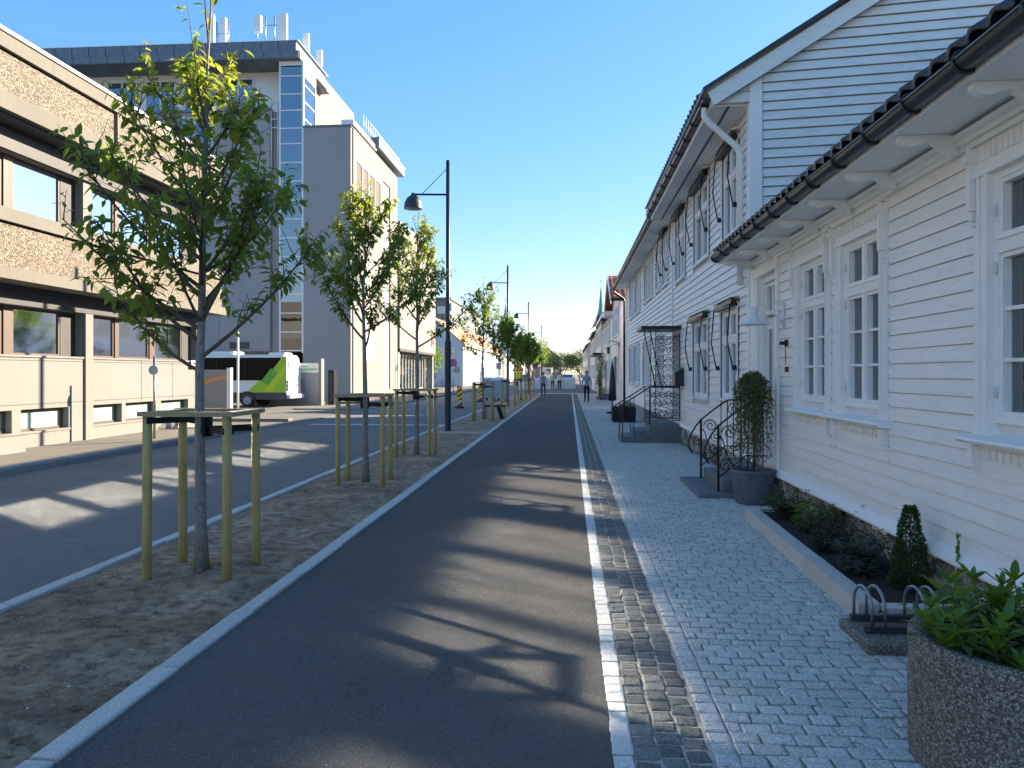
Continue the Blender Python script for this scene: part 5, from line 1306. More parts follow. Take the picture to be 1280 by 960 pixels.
def bin_(x, y, s_, label, w_=1.0):
    b = thing('waste_container', (x, y, 0), label, 'container'); m_ = MB(); W, D, H = w_*s_, .9*s_, 1.25*s_
    m_.add([(x-W*.42, y-D*.42, .15), (x+W*.42, y-D*.42, .15), (x+W*.42, y+D*.42, .15), (x-W*.42, y+D*.42, .15), (x-W*.5, y-D*.5, H), (x+W*.5, y-D*.5, H), (x+W*.5, y+D*.5, H), (x-W*.5, y+D*.5, H)], [(3, 2, 1, 0), (4, 5, 6, 7), (0, 1, 5, 4), (1, 2, 6, 5), (2, 3, 7, 6), (3, 0, 4, 7)])
    m_.build('body', M['skip'], b); k = MB(); k.bevbox(x-W*.53, x+W*.53, y-D*.53, y+D*.53, H+.002, H+.14, .05); k.build('lid', M['bag_white'], b)
    for sx in (-.35, .35): 
        MB().tube([(x+W*sx-.05, y-D*.4, .09), (x+W*sx+.05, y-D*.4, .09)], .09, 10).build('wheel', M['rubber'], b)
    for z in (.45, .85): MB().box(x-W*.49, x+W*.49, y-D*.5, y-D*.44, z*s_, (z+.06)*s_).build('rib', M['skip'], b)
bin_(-4.55, 46.0, 1.0, 'pale blue-grey waste container standing in the road behind the striped panel', 1.0); bin_(-3.95, 44.3, .95, 'pale blue-grey container with white lid closest to the planting strip', 1.0)
bn = thing('bench', (-2.6, 27, 0), 'low brown wooden bench on the planting strip by the fourth tree guard', 'bench')
MB().box(-3.05, -2.25, 26.9, 27.25, .42, .50).build('seat', M['bench'], bn)
mb = MB(); mb.prism([Vector((-2.55, 26.95, .42)), Vector((-2.42, 26.95, .42)), Vector((-2.30, 26.95, .0)), Vector((-2.43, 26.95, .0))], (0, .25, 0), None); mb.build('leg', M['strap'], bn)
mb = MB(); mb.prism([Vector((-2.35, 26.92, .42)), Vector((-2.26, 26.92, .42)), Vector((-2.18, 26.92, .0)), Vector((-2.27, 26.92, .0))], (0, .2, 0), None); mb.build('leg', M['stake'], bn)
MB().box(-3.0, -2.9, 26.95, 27.2, 0, .42).build('leg', M['stake'], bn)
for k, (x, y, w_, h, lab) in enumerate(((-2.55, 78.5, 2.3, 1.15, 'white bulk bag left of the walking pair at the end of the path'), (-.35, 80, 2.0, 1.2, 'white bulk bag right of the walking pair at the end of the path'), (-4.2, 76, 1.6, 1.1, 'white bulk bag farthest left at the end of the path'))):
    b = thing('bulk_bag', (x, y, 0), lab, 'bulk bag'); m_ = MB(); m_.bevbox(x-w_/2, x+w_/2, y-.5, y+.5, 0, h, .12); m_.build('bag', M['bag_white'], b)
    for s_ in (-.4, .4): MB().tube([(x+w_*s_, y-.5, h), (x+w_*s_, y-.3, h+.12), (x+w_*s_, y, h+.02)], .03, 5).build('handle', M['bag_white'], b)
# delivery lorry and dark cars at the far end
tk = thing('lorry', (-3.6, 118, 0), 'small lorry with red side far down the street', 'lorry')
MB().bevbox(-4.4, -2.6, 118, 124, .9, 2.6, .05).build('cargo_box', M['red'], tk); MB().bevbox(-4.4, -2.6, 116, 117.9, .5, 2.5, .15).build('cab', M['white'], tk); MB().box(-4.2, -2.8, 115.98, 116.02, 1.5, 2.3).build('windscreen', M['glass_dark'], tk)
for x in (-4.35, -2.65):
    for y in (116.9, 122.5): MB().tube([(x-.13, y, .45), (x+.13, y, .45)], .45, 12).build('wheel', M['rubber'], tk)
def far_car(x, y, col, label):
    c = thing('parked_car', (x, y, 0), label, 'car'); m_ = MB()
    pr = [(y, .35), (y, .75), (y+.9, .95), (y+1.5, 1.45), (y+3.1, 1.48), (y+3.9, 1.0), (y+4.2, .9), (y+4.2, .35)]
    m_.prism([Vector((x-.85, a, b)) for a, b in pr], (1.7, 0, 0), None); m_.build('body', col, c)
    MB().add([(x-.72, y+.93, .98), (x+.72, y+.93, .98), (x+.65, y+1.47, 1.43), (x-.65, y+1.47, 1.43)], [(0, 1, 2, 3)]) if 0 else None
    m_ = MB(); m_.add([(x-.74, y+.93, 1.0), (x+.74, y+.93, 1.0), (x+.66, y+1.44, 1.44), (x-.66, y+1.44, 1.44)], [(0, 1, 2, 3)]); m_.build('windscreen', M['glass_dark'], c)
    for xx in (x-.8, x+.8):
        for yy in (y+.8, y+3.3): MB().tube([(xx-.1, yy, .32), (xx+.1, yy, .32)], .32, 12).build('wheel', M['rubber'], c)
    for xx in (x-.65, x+.65): MB().box(xx-.12, xx+.12, y-.02, y+.02, .62, .74).build('headlight', M['enamel'], c)
far_car(-6.2, 100, M['lampblue'], 'dark blue car parked left of the people at the end of the street')
far_car(-.3, 128, M['darkgrey'], 'dark grey car far down the street right of the lorry')
far_car(2.6, 122, M['cloth_grey'], 'grey car far down the street by the right-hand houses')

# ------------------------------------------------------------------ street lamps
def lamp_at(x, y):
    l = thing('street_lamp', (x, y, 0), '', 'street lamp', 'street lamps along the planting strip', True)
    m_ = MB(); m_.lathe([(.10, 0), (.10, .03), (.085, .05), (.085, 2.42), (.062, 2.52), (.062, 2.6)], (0, 0, 0), 16); m_.lathe([(.058, 2.55), (.052, 7.36), (.0, 7.38)], (0, 0, 0), 14); m_.build('pole', M['lampblue'], l)
    m_ = MB(); m_.tube([(0, 0, 6.44), (-.92, 0, 6.46)], .028, 8); a = m_.build('arm', M['lampblue'], l); MB().tube([(-.05, 0, 7.12), (-.72, 0, 6.46)], .010, 5).build('stay', M['lampblue'], a)
    m_ = MB(); m_.lathe([(.0, 6.50), (.05, 6.50), (.06, 6.44), (.10, 6.42), (.17, 6.36), (.225, 6.25), (.245, 6.13), (.25, 6.07)], (-.95, 0, 0), 22); m_.lathe([(.245, 6.07), (.235, 6.13), (.15, 6.34), (.0, 6.38)], (-.95, 0, 0), 22); s_ = m_.build('lamp_shade', M['darkgrey'], l)
    m_ = MB(); m_.lathe([(.0, 6.055), (.16, 6.06), (.235, 6.075), (.22, 6.09)], (-.95, 0, 0), 20); m_.build('diffuser', M['sign_back'], s_)
    MB().box(-.02, .11, -.03, .03, 3.3, 3.5).build('bracket_clip', M['band'], l)
    return l
L0 = lamp_at(0, 0)
lab = ['tall dark street lamp with bell shade, the nearest, left of the path', 'dark bell-shaded street lamp second along the row, by the dense far trees', 'third street lamp of the row, thin against the sky above the far trees', 'farthest visible street lamp, half hidden by foliage']
for i, y in enumerate((20.6, 40.9, 61.8, 91.0)):
    o = L0 if i == 0 else copy_tree(L0); o.location = (-3.27, y, 0); o['label'] = lab[i]

# ------------------------------------------------------------------ tree guards
def guard():
    g_ = thing('tree_guard', (0, 0, 0), '', 'tree guard', 'timber tree guards of four stakes', True); rr = random.Random(1)
    for sx in (-.315, .315):
        for sy in (-.27, .27):
            m_ = MB(); a, b = rr.uniform(-.012, .012), rr.uniform(-.012, .012); ps = [(sx+a*(1-t), sy+b*(1-t), -.08+1.355*t) for t in (0, .3, .6, 1)]
            m_.tube(ps, [.036, .035, .036, .034], 12); m_.build('stake', M['stake'], g_)
    for (x0, x1, y0, y1, z) in ((-.375, .375, -.315, -.235, 1.272), (-.375, .375, .235, .315, 1.275), (-.365, -.275, -.23, .23, 1.268), (.275, .365, -.23, .23, 1.271)):
        m_ = MB(); m_.bevbox(x0, x1, y0, y1, z, z+.036, .003); m_.build('board', M['rail'], g_)
    def strap(pts, z, h):
        m_ = MB(); n = len(pts); v = []
        for (x, y) in pts: v += [(x, y, z), (x, y, z+h)]
        for k, (x, y) in enumerate(pts): v += [(x*1.0+.004, y+.004, z), (x+.004, y+.004, z+h)]
        fs = []
        for i in range(n-1): a = 2*i; fs += [(a, a+2, a+3, a+1), (2*n+a, 2*n+a+1, 2*n+a+3, 2*n+a+2)]
        m_.add(v, fs); return m_.build('strap', M['strap'], g_)
    ring = [(.062*cos(2*pi*i/12), .062*sin(2*pi*i/12)) for i in range(13)]
    strap(ring, 1.10, .17); strap([(r_*1.08, q*1.08) for r_, q in ring], 1.12, .055)
    strap([(-.355, -.235), (-.30, -.31), (-.05, -.05), (-.02, -.07)], 1.215, .05); strap([(.35, .235), (.30, .31), (.05, .05), (.03, .07)], 1.125, .055)
    strap([(.35, -.235), (.30, -.31), (.06, -.035)], 1.135, .05); strap([(-.35, .235), (-.3, .31), (-.06, .03)], 1.19, .05)
    return g_
G0 = guard(); TY = [5.95, 10.88, 14.65, 26.0, 36.8, 46.2, 51.6, 56.4]
glab = ['timber tree guard round the nearest tree', 'timber guard round the second tree trunk', 'timber guard round the third tree, left of the first lamp post', 'timber guard round the fourth tree just past the bench', 'timber guard round the fifth tree beside the container', 'sixth tree guard, small among the far ones', 'seventh tree guard, below the yellow warning sign', 'farthest of the tree guards']
for i, y in enumerate(TY):
    o = G0 if i == 0 else copy_tree(G0); o.location = (-2.915+(.0, -.02, -.03, .0, .0, 0, 0, 0)[i], y, 0); o.rotation_euler = (0, 0, (0, .03, -.02, .02, 0, .03, -.02, 0)[i]); o['label'] = glab[i]

# ------------------------------------------------------------------ trees
def rot_to(d, roll=0.0):
    return d.to_track_quat('Y', 'Z')
LEAF = [(0, 0, 0), (-.24, .42, .05), (0, .48, -.015), (.24, .42, .05), (0, 1.0, -.10), (-.14, .16, .02), (.14, .16, .02), (-.15, .74, .0), (.15, .74, .0)]
LF = [(0, 6, 2, 5), (5, 2, 1), (6, 3, 2), (1, 2, 7), (2, 3, 8), (7, 2, 4), (2, 8, 4)]
LEAF4 = [(0, 0, 0), (-.24, .45, .05), (.24, .45, .05), (0, 1.0, -.08)]; LF4 = [(0, 2, 3, 1)]
def leaf_frame(d, up, size):
    d = d.normalized(); x = d.cross(up)
    if x.length < 1e-4: x = d.orthogonal()
    x.normalize(); z = x.cross(d); return Matrix((x*size, d*size, z*size)).transposed()
def add_leaf(mb, p, d, up, size, fine=True):
    m3 = leaf_frame(d, up, size); V_, F_ = (LEAF, LF) if fine else (LEAF4, LF4); mb.add([p+(m3 @ Vector(v)) for v in V_], F_)
def grow(seed, H, fork, limbs, Lmax, leafsize, nleaf, top=.80, explicit=()):
    """returns trunk MB, branch MB, list of leaves (pos, dir, up, size, is_top)"""
    rr = random.Random(seed); trunk = MB(); br = MB(); leaves = []
    tp = []; n = 12
    wob = [Vector((rr.uniform(-1, 1), rr.uniform(-1, 1), 0))*.012 for _ in range(n+1)]
    for i in range(n+1):
        t = i/n; tp.append(Vector((.02*sin(t*4+seed)+.05*t*t, .02*cos(t*3+seed)-.02, H*t))+wob[i]*(t*2))
    rad = [max(.006, (.044*(1-t)**.9+.003)+(.016*math.exp(-t*30))) for t in [i/n for i in range(n+1)]]
    trunk.tube(tp, rad, 12)
    def at(z):
        t = max(0, min(.999, z/H))*n; i = int(t); return tp[i].lerp(tp[i+1], t-i)
    def twig(p, d, L, r0, depth):
        k = 5; pts = [p]; cur = p; dd = d.normalized()
        for i in range(k):
            dd = (dd+Vector((rr.uniform(-.16, .16), rr.uniform(-.16, .16), rr.uniform(-.02, .16)))).normalized(); cur = cur+dd*(L/k); pts.append(cur)
        br.tube(pts, [r0*(1-.78*i/k) for i in range(k+1)], 5 if depth else 7, False)
        return pts
    def leafy(pts, dens, f0):
        k = len(pts)-1; cnt = max(2, int(dens))
        for j in range(cnt):
            t = f0+(1-f0)*(j+rr.random())/cnt; t = min(.999, t)*k; i = int(t); p = pts[i].lerp(pts[i+1], t-i)
            ax = (pts[i+1]-pts[i]).normalized(); side = ax.cross(Vector((0, 0, 1))); 
            if side.length < .1: side = Vector((1, 0, 0))
            side.normalize(); an = rr.uniform(0, 2*pi); out = side*cos(an)+ax.cross(side)*sin(an)
            d = (ax*rr.uniform(.1, .8)+out*rr.uniform(.5, 1)+Vector((0, 0, rr.uniform(-1.15, -.1)))).normalized()
            up = Vector((rr.uniform(-.6, .6), rr.uniform(-.6, .6), 1)); s_ = leafsize*rr.uniform(.65, 1.2)
            leaves.append((p+d*.012, d, up, s_))
    segs = []
    for k in range(limbs):
        f = k/(limbs-1); z = fork+(H*top-fork)*f**.9; az = k*2.399+rr.uniform(-.3, .3)+seed; L = Lmax*(1-.55*f)*rr.uniform(.8, 1.1); el = radians(28+30*f+rr.uniform(-8, 8))
        segs.append((z, az, L, el))
    segs += list(explicit)
    for (z, az, L, el) in segs:
        p = at(z); d = Vector((cos(az)*cos(el), sin(az)*cos(el), sin(el))); k = 8; pts = [p]; cur = p; dd = d
        for i in range(k):
            dd = (dd+Vector((rr.uniform(-.09, .09), rr.uniform(-.09, .09), .085))).normalized(); cur = cur+dd*(L/k); pts.append(cur)
        r0 = .006+.012*L/Lmax; br.tube(pts, [r0*(1-.75*i/k) for i in range(k+1)], 7, False)
        leafy(pts[2:], L*16, 0)
        for j in range(int(5+L*13)):
            t = rr.uniform(.25, 1)*k*.999; i = int(t); q = pts[i].lerp(pts[i+1], t-i); ax = (pts[i+1]-pts[i]).normalized()
            o = Vector((rr.uniform(-1, 1), rr.uniform(-1, 1), rr.uniform(-.35, .8))).normalized(); tw_ = twig(q, ax*.7+o*.9, rr.uniform(.14, .40)*(1 if z < H*.6 else .7), .0055, 1); leafy(tw_, rr.uniform(7, 13), .12)
    # leader shoots
    for j in range(10):
        z = H*rr.uniform(.52, .92); tw_ = twig(at(z), Vector((rr.uniform(-.6, .6), rr.uniform(-.6, .6), 1)), rr.uniform(.4, .95), .007, 1); leafy(tw_, 11, .1)
    leafy(tp[-5:], 22, 0)
    while len(leaves) > nleaf: leaves.pop(rr.randrange(len(leaves)))
    return trunk, br, leaves, at
def weeds(mb, rr, n, R_, h):
    for k in range(n):
        a = rr.uniform(0, 2*pi); q = rr.uniform(.02, R_); p = Vector((q*cos(a), q*sin(a), .0)); d = Vector((rr.uniform(-.5, .5), rr.uniform(-.5, .5), 1)); add_leaf(mb, p, d, Vector((cos(a), sin(a), .2)), rr.uniform(.4, 1)*h, False)
def make_tree(name, seed, H, fork, limbs, Lmax, ls, nleaf, label, loc, nobj=0, group='young street trees in the soil strip', explicit=(), ztop=3.3, top=.78):
    tr, br, lv, at = grow(seed, H, fork, limbs, Lmax, ls, nleaf, top, explicit=explicit)
    t = thing(name, loc, label, 'tree', group, True); print('leaves', len(lv))
    trunk = tr.build('trunk', M['bark'], t); br.build('branches', M['twig'], trunk)
    rr = random.Random(seed); fo = MB(); lv.sort(key=lambda q: -q[3]*(1.0 if q[0].y < .3 else .6))
    if nobj:
        ms = []
        for mat in (M['leaf'], M['leaf_top']):
            m_ = MB(); m_.add([Vector(v) for v in LEAF], LF); ms.append(m_.mesh('leaf', mat))
    for i, (p, d, up, s_) in enumerate(lv):
        young = rr.random() < max(0, min(1, (p.z-ztop)*.8+.12))  # here young means the sunlit tint painted on leaves above ztop, plus strays
        if i < nobj:
            o = bpy.data.objects.new('leaf', ms[1 if young else 0]); COL.objects.link(o); o.parent = t; m3 = leaf_frame(d, up, 1.0); o.location = p; o.rotation_euler = m3.to_euler(); o.scale = (s_, s_, s_)
        else: fo.cm = 1 if young else 0; add_leaf(fo, p, d, up, s_, ls > .07)
    fo.build('foliage', [M['leaf'], M['leaf_top']], t, 'stuff')
    wd = MB(); weeds(wd, rr, 14, .10, .13); wd.build('basal_shoots', M['leaf_top'], t, 'stuff')
    return t
ex1 = ((1.72, .15, 1.3, radians(38)), (1.62, pi-.35, 1.15, radians(20)), (1.95, pi+.3, 1.3, radians(26)), (2.2, pi-.3, 1.4, radians(38)), (2.3, -1.1, 1.1, radians(30)), (2.1, -.4, 1.1, radians(34)), (2.4, .5, 1.0, radians(30)), (2.5, pi-.1, 1.15, radians(38)), (2.0, -pi/2, .9, radians(35)))
make_tree('street_tree', 3, 4.95, 1.85, 16, 1.30, .100, 2700, 'young tree nearest the viewer with a broad leafy crown and thin leader shoots', (-2.915, 5.95, 0), 290, explicit=ex1, ztop=3.25, top=.74)
make_tree('street_tree', 8, 4.25, 1.95, 18, 1.42, .090, 3300, 'second young tree from the viewer, its crown in front of the concrete building', (-2.93, 10.88, 0), 0, ztop=3.2, top=.86)
make_tree('street_tree', 13, 4.75, 2.1, 17, 1.42, .092, 3000, 'third young tree, between the second tree and the nearest lamp post', (-2.945, 14.65, 0), 0, ztop=3.5, top=.82)
T4 = make_tree('street_tree', 21, 4.9, 2.1, 16, 1.55, .11, 2000, 'fourth young tree, sparse crown with tall thin tips past the lamp post', (-2.915, 26.0, 0), 0, ztop=3.8)
tl = ['fifth young tree beside the container, dense crown', 'sixth young tree, dark dense crown under the second lamp', 'seventh young tree, by the yellow warning sign', 'farthest young tree of the strip']
T5 = make_tree('street_tree', 34, 4.6, 1.9, 18, 1.7, .14, 3400, tl[0], (-2.915, 36.8, 0), 0, ztop=4.4)
for k, (y, s_) in enumerate(((46.2, .92), (51.6, 1.0), (56.4, .95))):
    o = copy_tree(T5); o.location = (-2.915, y, 0); o.rotation_euler = (0, 0, 1.3*(k+1)); o.scale = (s_, s_, s_); o['label'] = tl[k+1]
def bush(name, label, cat, loc, size, n, mats, ls, shape='ball', group=None, trunk=0.0, seed=1, kindname='foliage', fine=False):
    rr = random.Random(seed); t = thing(name, loc, label, cat, group, True); fo = MB(); clumps = []
    sx, sy, sz = size
    for k in range(max(6, n//90)):
        th, ph = rr.uniform(0, 2*pi), math.acos(rr.uniform(-.6, 1)); q = rr.uniform(.45, .95)
        clumps.append(Vector((sx*.5*q*sin(ph)*cos(th), sy*.5*q*sin(ph)*sin(th), trunk+sz*.5+sz*.5*q*cos(ph))))
    for i in range(n):
        c = rr.choice(clumps); o = Vector((rr.gauss(0, 1), rr.gauss(0, 1), rr.gauss(0, 1))).normalized()*rr.random()**.5
        p = c+Vector((o.x*sx*.20, o.y*sy*.20, o.z*sz*.18)); d = (o+Vector((rr.uniform(-.5, .5), rr.uniform(-.5, .5), rr.uniform(-.6, .6)))).normalized()
        fo.cm = 0 if rr.random() < .75 else len(mats)-1; add_leaf(fo, p, d, Vector((rr.uniform(-1, 1), rr.uniform(-1, 1), 1)), ls*rr.uniform(.6, 1.2), fine)
    fo.build(kindname, mats, t, 'stuff')
    st = MB()
    for k in range(5):
        c = rr.choice(clumps); st.tube([(rr.uniform(-.1, .1)*sx, rr.uniform(-.1, .1)*sy, 0), (c.x*.4, c.y*.4, c.z*.6), tuple(c)], [.02*sz+.004, .012*sz+.003, .004], 5)
    if trunk: st.tube([(0, 0, 0), (.05, 0, trunk+sz*.4)], [.12*trunk/2, .06], 8)
    st.build('stems', M['twig'], t); return t
for k, (x, y, sx, sz, tr, mt, lab) in enumerate(((-7.0, 150, 7, 6.5, 2.2, 'leaf_lime', 'bright green tree far left of the street end'), (-2.0, 190, 9, 6.0, 1.2, 'leaf_dark', 'dark broad tree closing the street, left one of three'), (3.0, 185, 9, 6.3, 1.0, 'leaf_dark', 'dark broad tree closing the street, middle one of three'), (8, 175, 8, 6.0, 1.0, 'leaf_dark', 'dark broad tree closing the street, right one of three'), (-6.5, 120, 3.6, 4.2, 2.4, 'leaf_lime', 'small lime green tree beside the lorry'), (-14.6, 76.5, 3.6, 3.6, 1.4, 'leaf_lime', 'lime green tree between the taupe building and the blue gabled house'))):
    bush('distant_tree', lab, 'tree', (x, y, 0), (sx, sx, sz), 4200, [M[mt], M['leaf'] if mt != 'leaf_dark' else M['leaf_dark']], .42 if sx > 5 else .28, trunk=tr, seed=60+k)
bush('climbing_plant', 'dark climbing plant on the front of the far right-hand house', 'plant', (2.0, 50, 0), (.7, 1.8, 2.9), 900, [M['leaf_dark'], M['leaf']], .12, seed=71)
bush('potted_shrub', 'small shrub by the far doorstep behind the standing person', 'plant', (1.9, 46, 0), (.7, .7, .9), 300, [M['leaf_mid'], M['leaf']], .08, seed=72)

# ------------------------------------------------------------------ entrance steps and scroll railing of the near house
st = thing('entrance_steps', (2.2, 10.8, 0), 'low stone steps with curled wrought iron railings at the door of the near white house', 'steps')
MB().bevbox(1.66, 2.56, 10.02, 11.72, -.02, .055, .01).build('base_slab', M['slate'], st)
MB().bevbox(2.0, 2.57, 10.18, 11.66, .056, .205, .012).build('step', M['slate'], st)
MB().bevbox(2.24, 2.575, 10.24, 11.62, .206, .36, .012).build('landing', M['slate'], st)
for Yp in (10.24, 11.57):
    f3 = lambda u, v, Y=Yp: Vector((u, Y, v)); r_ = MB()
    m_ = MB(); m_.box(1.932, 1.962, Yp-.015, Yp+.015, .055, .93); m_.build('railing_post', M['black'], st)
    r_.tube([f3(1.83, .42), f3(1.775, .50), f3(1.765, .60), f3(1.80, .70), f3(1.87, .82), f3(1.95, .92), f3(2.16, 1.09), f3(2.32, 1.20), f3(2.36, 1.21), f3(2.565, 1.21)], .013, 6)
    r_.tube([f3(1.95, .24), f3(2.10, .36), f3(2.30, .53), f3(2.565, .53)], .009, 5)
    for u in (2.24, 2.33, 2.42, 2.52): r_.tube([f3(u, .38), f3(u, 1.20)], .008, 5)
    r_.tube([f3(1.95, .80), f3(2.0, .74), f3(2.04, .60), f3(2.10, .44), f3(2.17, .38), f3(2.24, .40)], .008, 5)
    scroll(r_, f3, 2.09, .83, .10, .008, 1.7, pi, -1); scroll(r_, f3, 2.04, .40, .09, .008, 1.7, 0, 1); scroll(r_, f3, 2.17, .66, .075, .008, 1.6, pi, 1)
    scroll(r_, f3, 2.42, 1.07, .09, .007, 1.6, pi/2, 1); scroll(r_, f3, 2.42, .80, .08, .007, 1.5, -pi/2, -1); scroll(r_, f3, 1.90, .60, .07, .007, 1.4, pi/2, 1); scroll(r_, f3, 2.40, .46, .07, .007, 1.4, 0, 1)
    r_.build('railing', M['black'], st)
# ribbed pot with weeping tree
pot = thing('plant_pot', (2.27, 9.70, 0), 'ribbed dark zinc pot holding the weeping shrub beside the entrance steps', 'pot')
mb = MB(); n = 96; prof = [(.205, .0), (.215, .02), (.262, .385), (.27, .39), (.27, .42), (.25, .42), (.245, .36)]; pts = []
for k, (r0, z) in enumerate(prof):
    for j in range(n):
        rr_ = r0+(.006*(j % 2) if 1 <= k <= 2 else 0); pts.append((2.27+rr_*cos(2*pi*j/n), 9.70+rr_*sin(2*pi*j/n), z))
fs = [(i*n+j, i*n+(j+1) % n, (i+1)*n+(j+1) % n, (i+1)*n+j) for i in range(len(prof)-1) for j in range(n)]
mb.add(pts, fs); mb.build('pot', M['zinc'], pot)
mb = MB(); mb.add([(2.27+.247*cos(2*pi*j/24), 9.70+.247*sin(2*pi*j/24), .375) for j in range(24)], [tuple(range(24))]); mb.build('potting_soil', M['mulch'], pot)
wt = thing('weeping_shrub', (2.27, 9.70, .37), 'weeping small tree with fine drooping green strands in the zinc pot', 'shrub', None, True); rr = random.Random(9)
mb = MB(); mb.tube([(.0, 0, 0), (.012, .0, .4), (.0, .01, .8), (.01, 0, 1.22)], [.018, .014, .012, .009], 7); mb.tube([(-.07, .02, 0), (-.065, .02, .45), (-.03, .01, .9)], .006, 5); mb.tube([(.05, -.03, 0), (.045, -.03, .5), (.02, 0, .9)], .006, 5); mb.build('trunk', M['twig'], wt)
fo = MB(); tw_ = MB()
for k in range(210):
    az = rr.uniform(0, 2*pi); q = .235*rr.random()**.6; top = 1.27-1.6*q*q+rr.uniform(-.06, .02); L = rr.uniform(.25, 1.02)*(1.0 if q < .2 else .85)
    if rr.random() < .3: L = rr.uniform(.9, 1.12)
    x, y, z = q*.6*cos(az), q*.6*sin(az), top; pts = [Vector((x, y, z))]; m = 9
    for i in range(m):
        f = (i+1)/m; pts.append(Vector((q*cos(az)*(.6+.4*min(1, f*3))+rr.uniform(-.012, .012), q*sin(az)*(.6+.4*min(1, f*3))+rr.uniform(-.012, .012), top+.03*sin(min(1, f*3)*pi)-L*f)))
    pts = [p for p in pts if p.z > .04]
    if len(pts) < 3: continue
    if k % 3 == 0: tw_.tube(pts, .0022, 3, False)
    for i in range(len(pts)-1):
        for j in range(3):
            p = pts[i].lerp(pts[i+1], rr.random()); a = rr.uniform(0, 2*pi); add_leaf(fo, p, Vector((cos(a)*.7, sin(a)*.7, rr.uniform(-1.1, .1))), Vector((rr.uniform(-1, 1), rr.uniform(-1, 1), .6)), rr.uniform(.022, .045), False)
fo.build('foliage', M['willow'], wt, 'stuff'); tw_.build('hanging_twigs', M['twig'], wt)

# ------------------------------------------------------------------ raised bed along the wall
bed = thing('raised_bed', (2.25, 6.8, 0), 'narrow raised planting bed edged with granite along the near white house', 'planting bed')
mb = MB(); nx_, ny_ = 8, 60
for j in range(ny_+1):
    for i in range(nx_+1): mb.v.append((1.97+.63*i/nx_, 5.02+3.6*j/ny_, .085+rr.uniform(-.012, .012)))
mb.cs = True
for j in range(ny_):
    for i in range(nx_): a = j*(nx_+1)+i; mb.face(a, a+1, a+nx_+2, a+nx_+1)
mb.build('bed_soil', M['mulch'], bed)
def edge_piece(a, b, w_, z):
    a = Vector(a); b = Vector(b); d = (b-a).normalized(); nn = Vector((-d.y, d.x))*w_/2; m_ = MB(); e = .010
    P = []
    for zz, ee in ((-.04, 0), (z-e, 0), (z, e)):
        for s_, t_ in ((a, 1), (b, -1)):
            for q in (1, -1): pass
        P += [(a.x+d.x*ee+nn.x*(1-ee*14/1.4*.1), a.y+d.y*ee+nn.y*(1-ee*1), zz), (a.x+d.x*ee-nn.x*(1-ee*1), a.y+d.y*ee-nn.y*(1-ee), zz), (b.x-d.x*ee-nn.x*(1-ee), b.y-d.y*ee-nn.y*(1-ee), zz), (b.x-d.x*ee+nn.x*(1-ee), b.y-d.y*ee+nn.y*(1-ee), zz)]
    fs = [(8, 9, 10, 11)]
    for q in (0, 4):
        for i in range(4): fs.append((q+i, q+(i+1) % 4, q+4+(i+1) % 4, q+4+i))
    m_.add(P, fs); m_.build('edging_stone', M['kerb'], bed)
edge_piece((1.985, 8.60), (1.965, 7.56), .13, .132); edge_piece((1.964, 7.55), (1.942, 6.32), .13, .130); edge_piece((1.941, 6.31), (1.915, 5.08), .13, .134)
edge_piece((1.99, 5.045), (2.58, 5.045), .12, .128); edge_piece((1.99, 8.67), (2.58, 8.67), .13, .12)
bush('box_cone', 'small clipped conical evergreen in the raised bed near the bike rack', 'shrub', (2.40, 5.62, .08), (.01, .01, .01), 6, [M['leaf_dark'], M['leaf']], .01, seed=5)
cone = [o for o in bpy.data.objects if o.name == 'box_cone'][0]
for ch in list(cone.children): bpy.data.objects.remove(ch)
fo = MB(); fo2 = MB()
for i in range(5200):
    z = .56*rr.random()**1.2; R_ = (.125*(1-z/.58)**.7+.014); a = rr.uniform(0, 2*pi); q = R_*(.45+.55*rr.random()**.5)*(1+.10*sin(z*30+a*3)); p = Vector((q*cos(a), q*sin(a), z+.02))
    d = Vector((cos(a), sin(a), rr.uniform(.1, 1.3))); fo.cm = 0 if rr.random() < .6 else 1; add_leaf(fo, p, d, Vector((rr.uniform(-1, 1), rr.uniform(-1, 1), 1)), rr.uniform(.016, .030), False)
fo.build('foliage', [M['leaf_dark'], M['leaf_mid']], cone, 'stuff'); m_ = MB(); m_.tube([(0, 0, 0), (0, 0, .5)], [.012, .004], 5); m_.build('stem', M['twig'], cone)
def rose(x, y, h, n, mats, label, seed, ls=.05, spread=.22):
    r2 = random.Random(seed); t = thing('garden_shrub', (x, y, .08), label, 'shrub', None, True); s_ = MB(); fo = MB()
    for k in range(n):
        az = r2.uniform(0, 2*pi); L = h*r2.uniform(.5, 1.1); p = Vector((r2.uniform(-.04, .04), r2.uniform(-.04, .04), 0)); d = Vector((cos(az)*.55, sin(az)*.55, 1)).normalized(); pts = [p]; m = 6
        for i in range(m): d = (d+Vector((r2.uniform(-.15, .15)+cos(az)*.07, r2.uniform(-.15, .15)+sin(az)*.07, -.04))).normalized(); p = p+d*L/m; pts.append(p)
        s_.tube(pts, [.005-.0006*i for i in range(m+1)], 4, False)
        for i in range(1, m):
            for j in range(7):
                q = pts[i].lerp(pts[i+1], r2.random()); a = r2.uniform(0, 2*pi); fo.cm = r2.choice((0, 0, 0, 1)) if len(mats) > 1 else 0
                add_leaf(fo, q+Vector((cos(a), sin(a), 0))*r2.uniform(0, spread*.3), Vector((cos(a), sin(a), r2.uniform(-.5, .6))), Vector((r2.uniform(-.5, .5), r2.uniform(-.5, .5), 1)), ls*r2.uniform(.6, 1.2), True)
    fo.build('foliage', mats, t, 'stuff'); s_.build('stems', M['twig'], t)
rose(2.26, 8.25, .42, 26, [M['leaf_dark'], M['leaf_mid']], 'bushy green shrub at the far end of the raised bed', 1, .05)
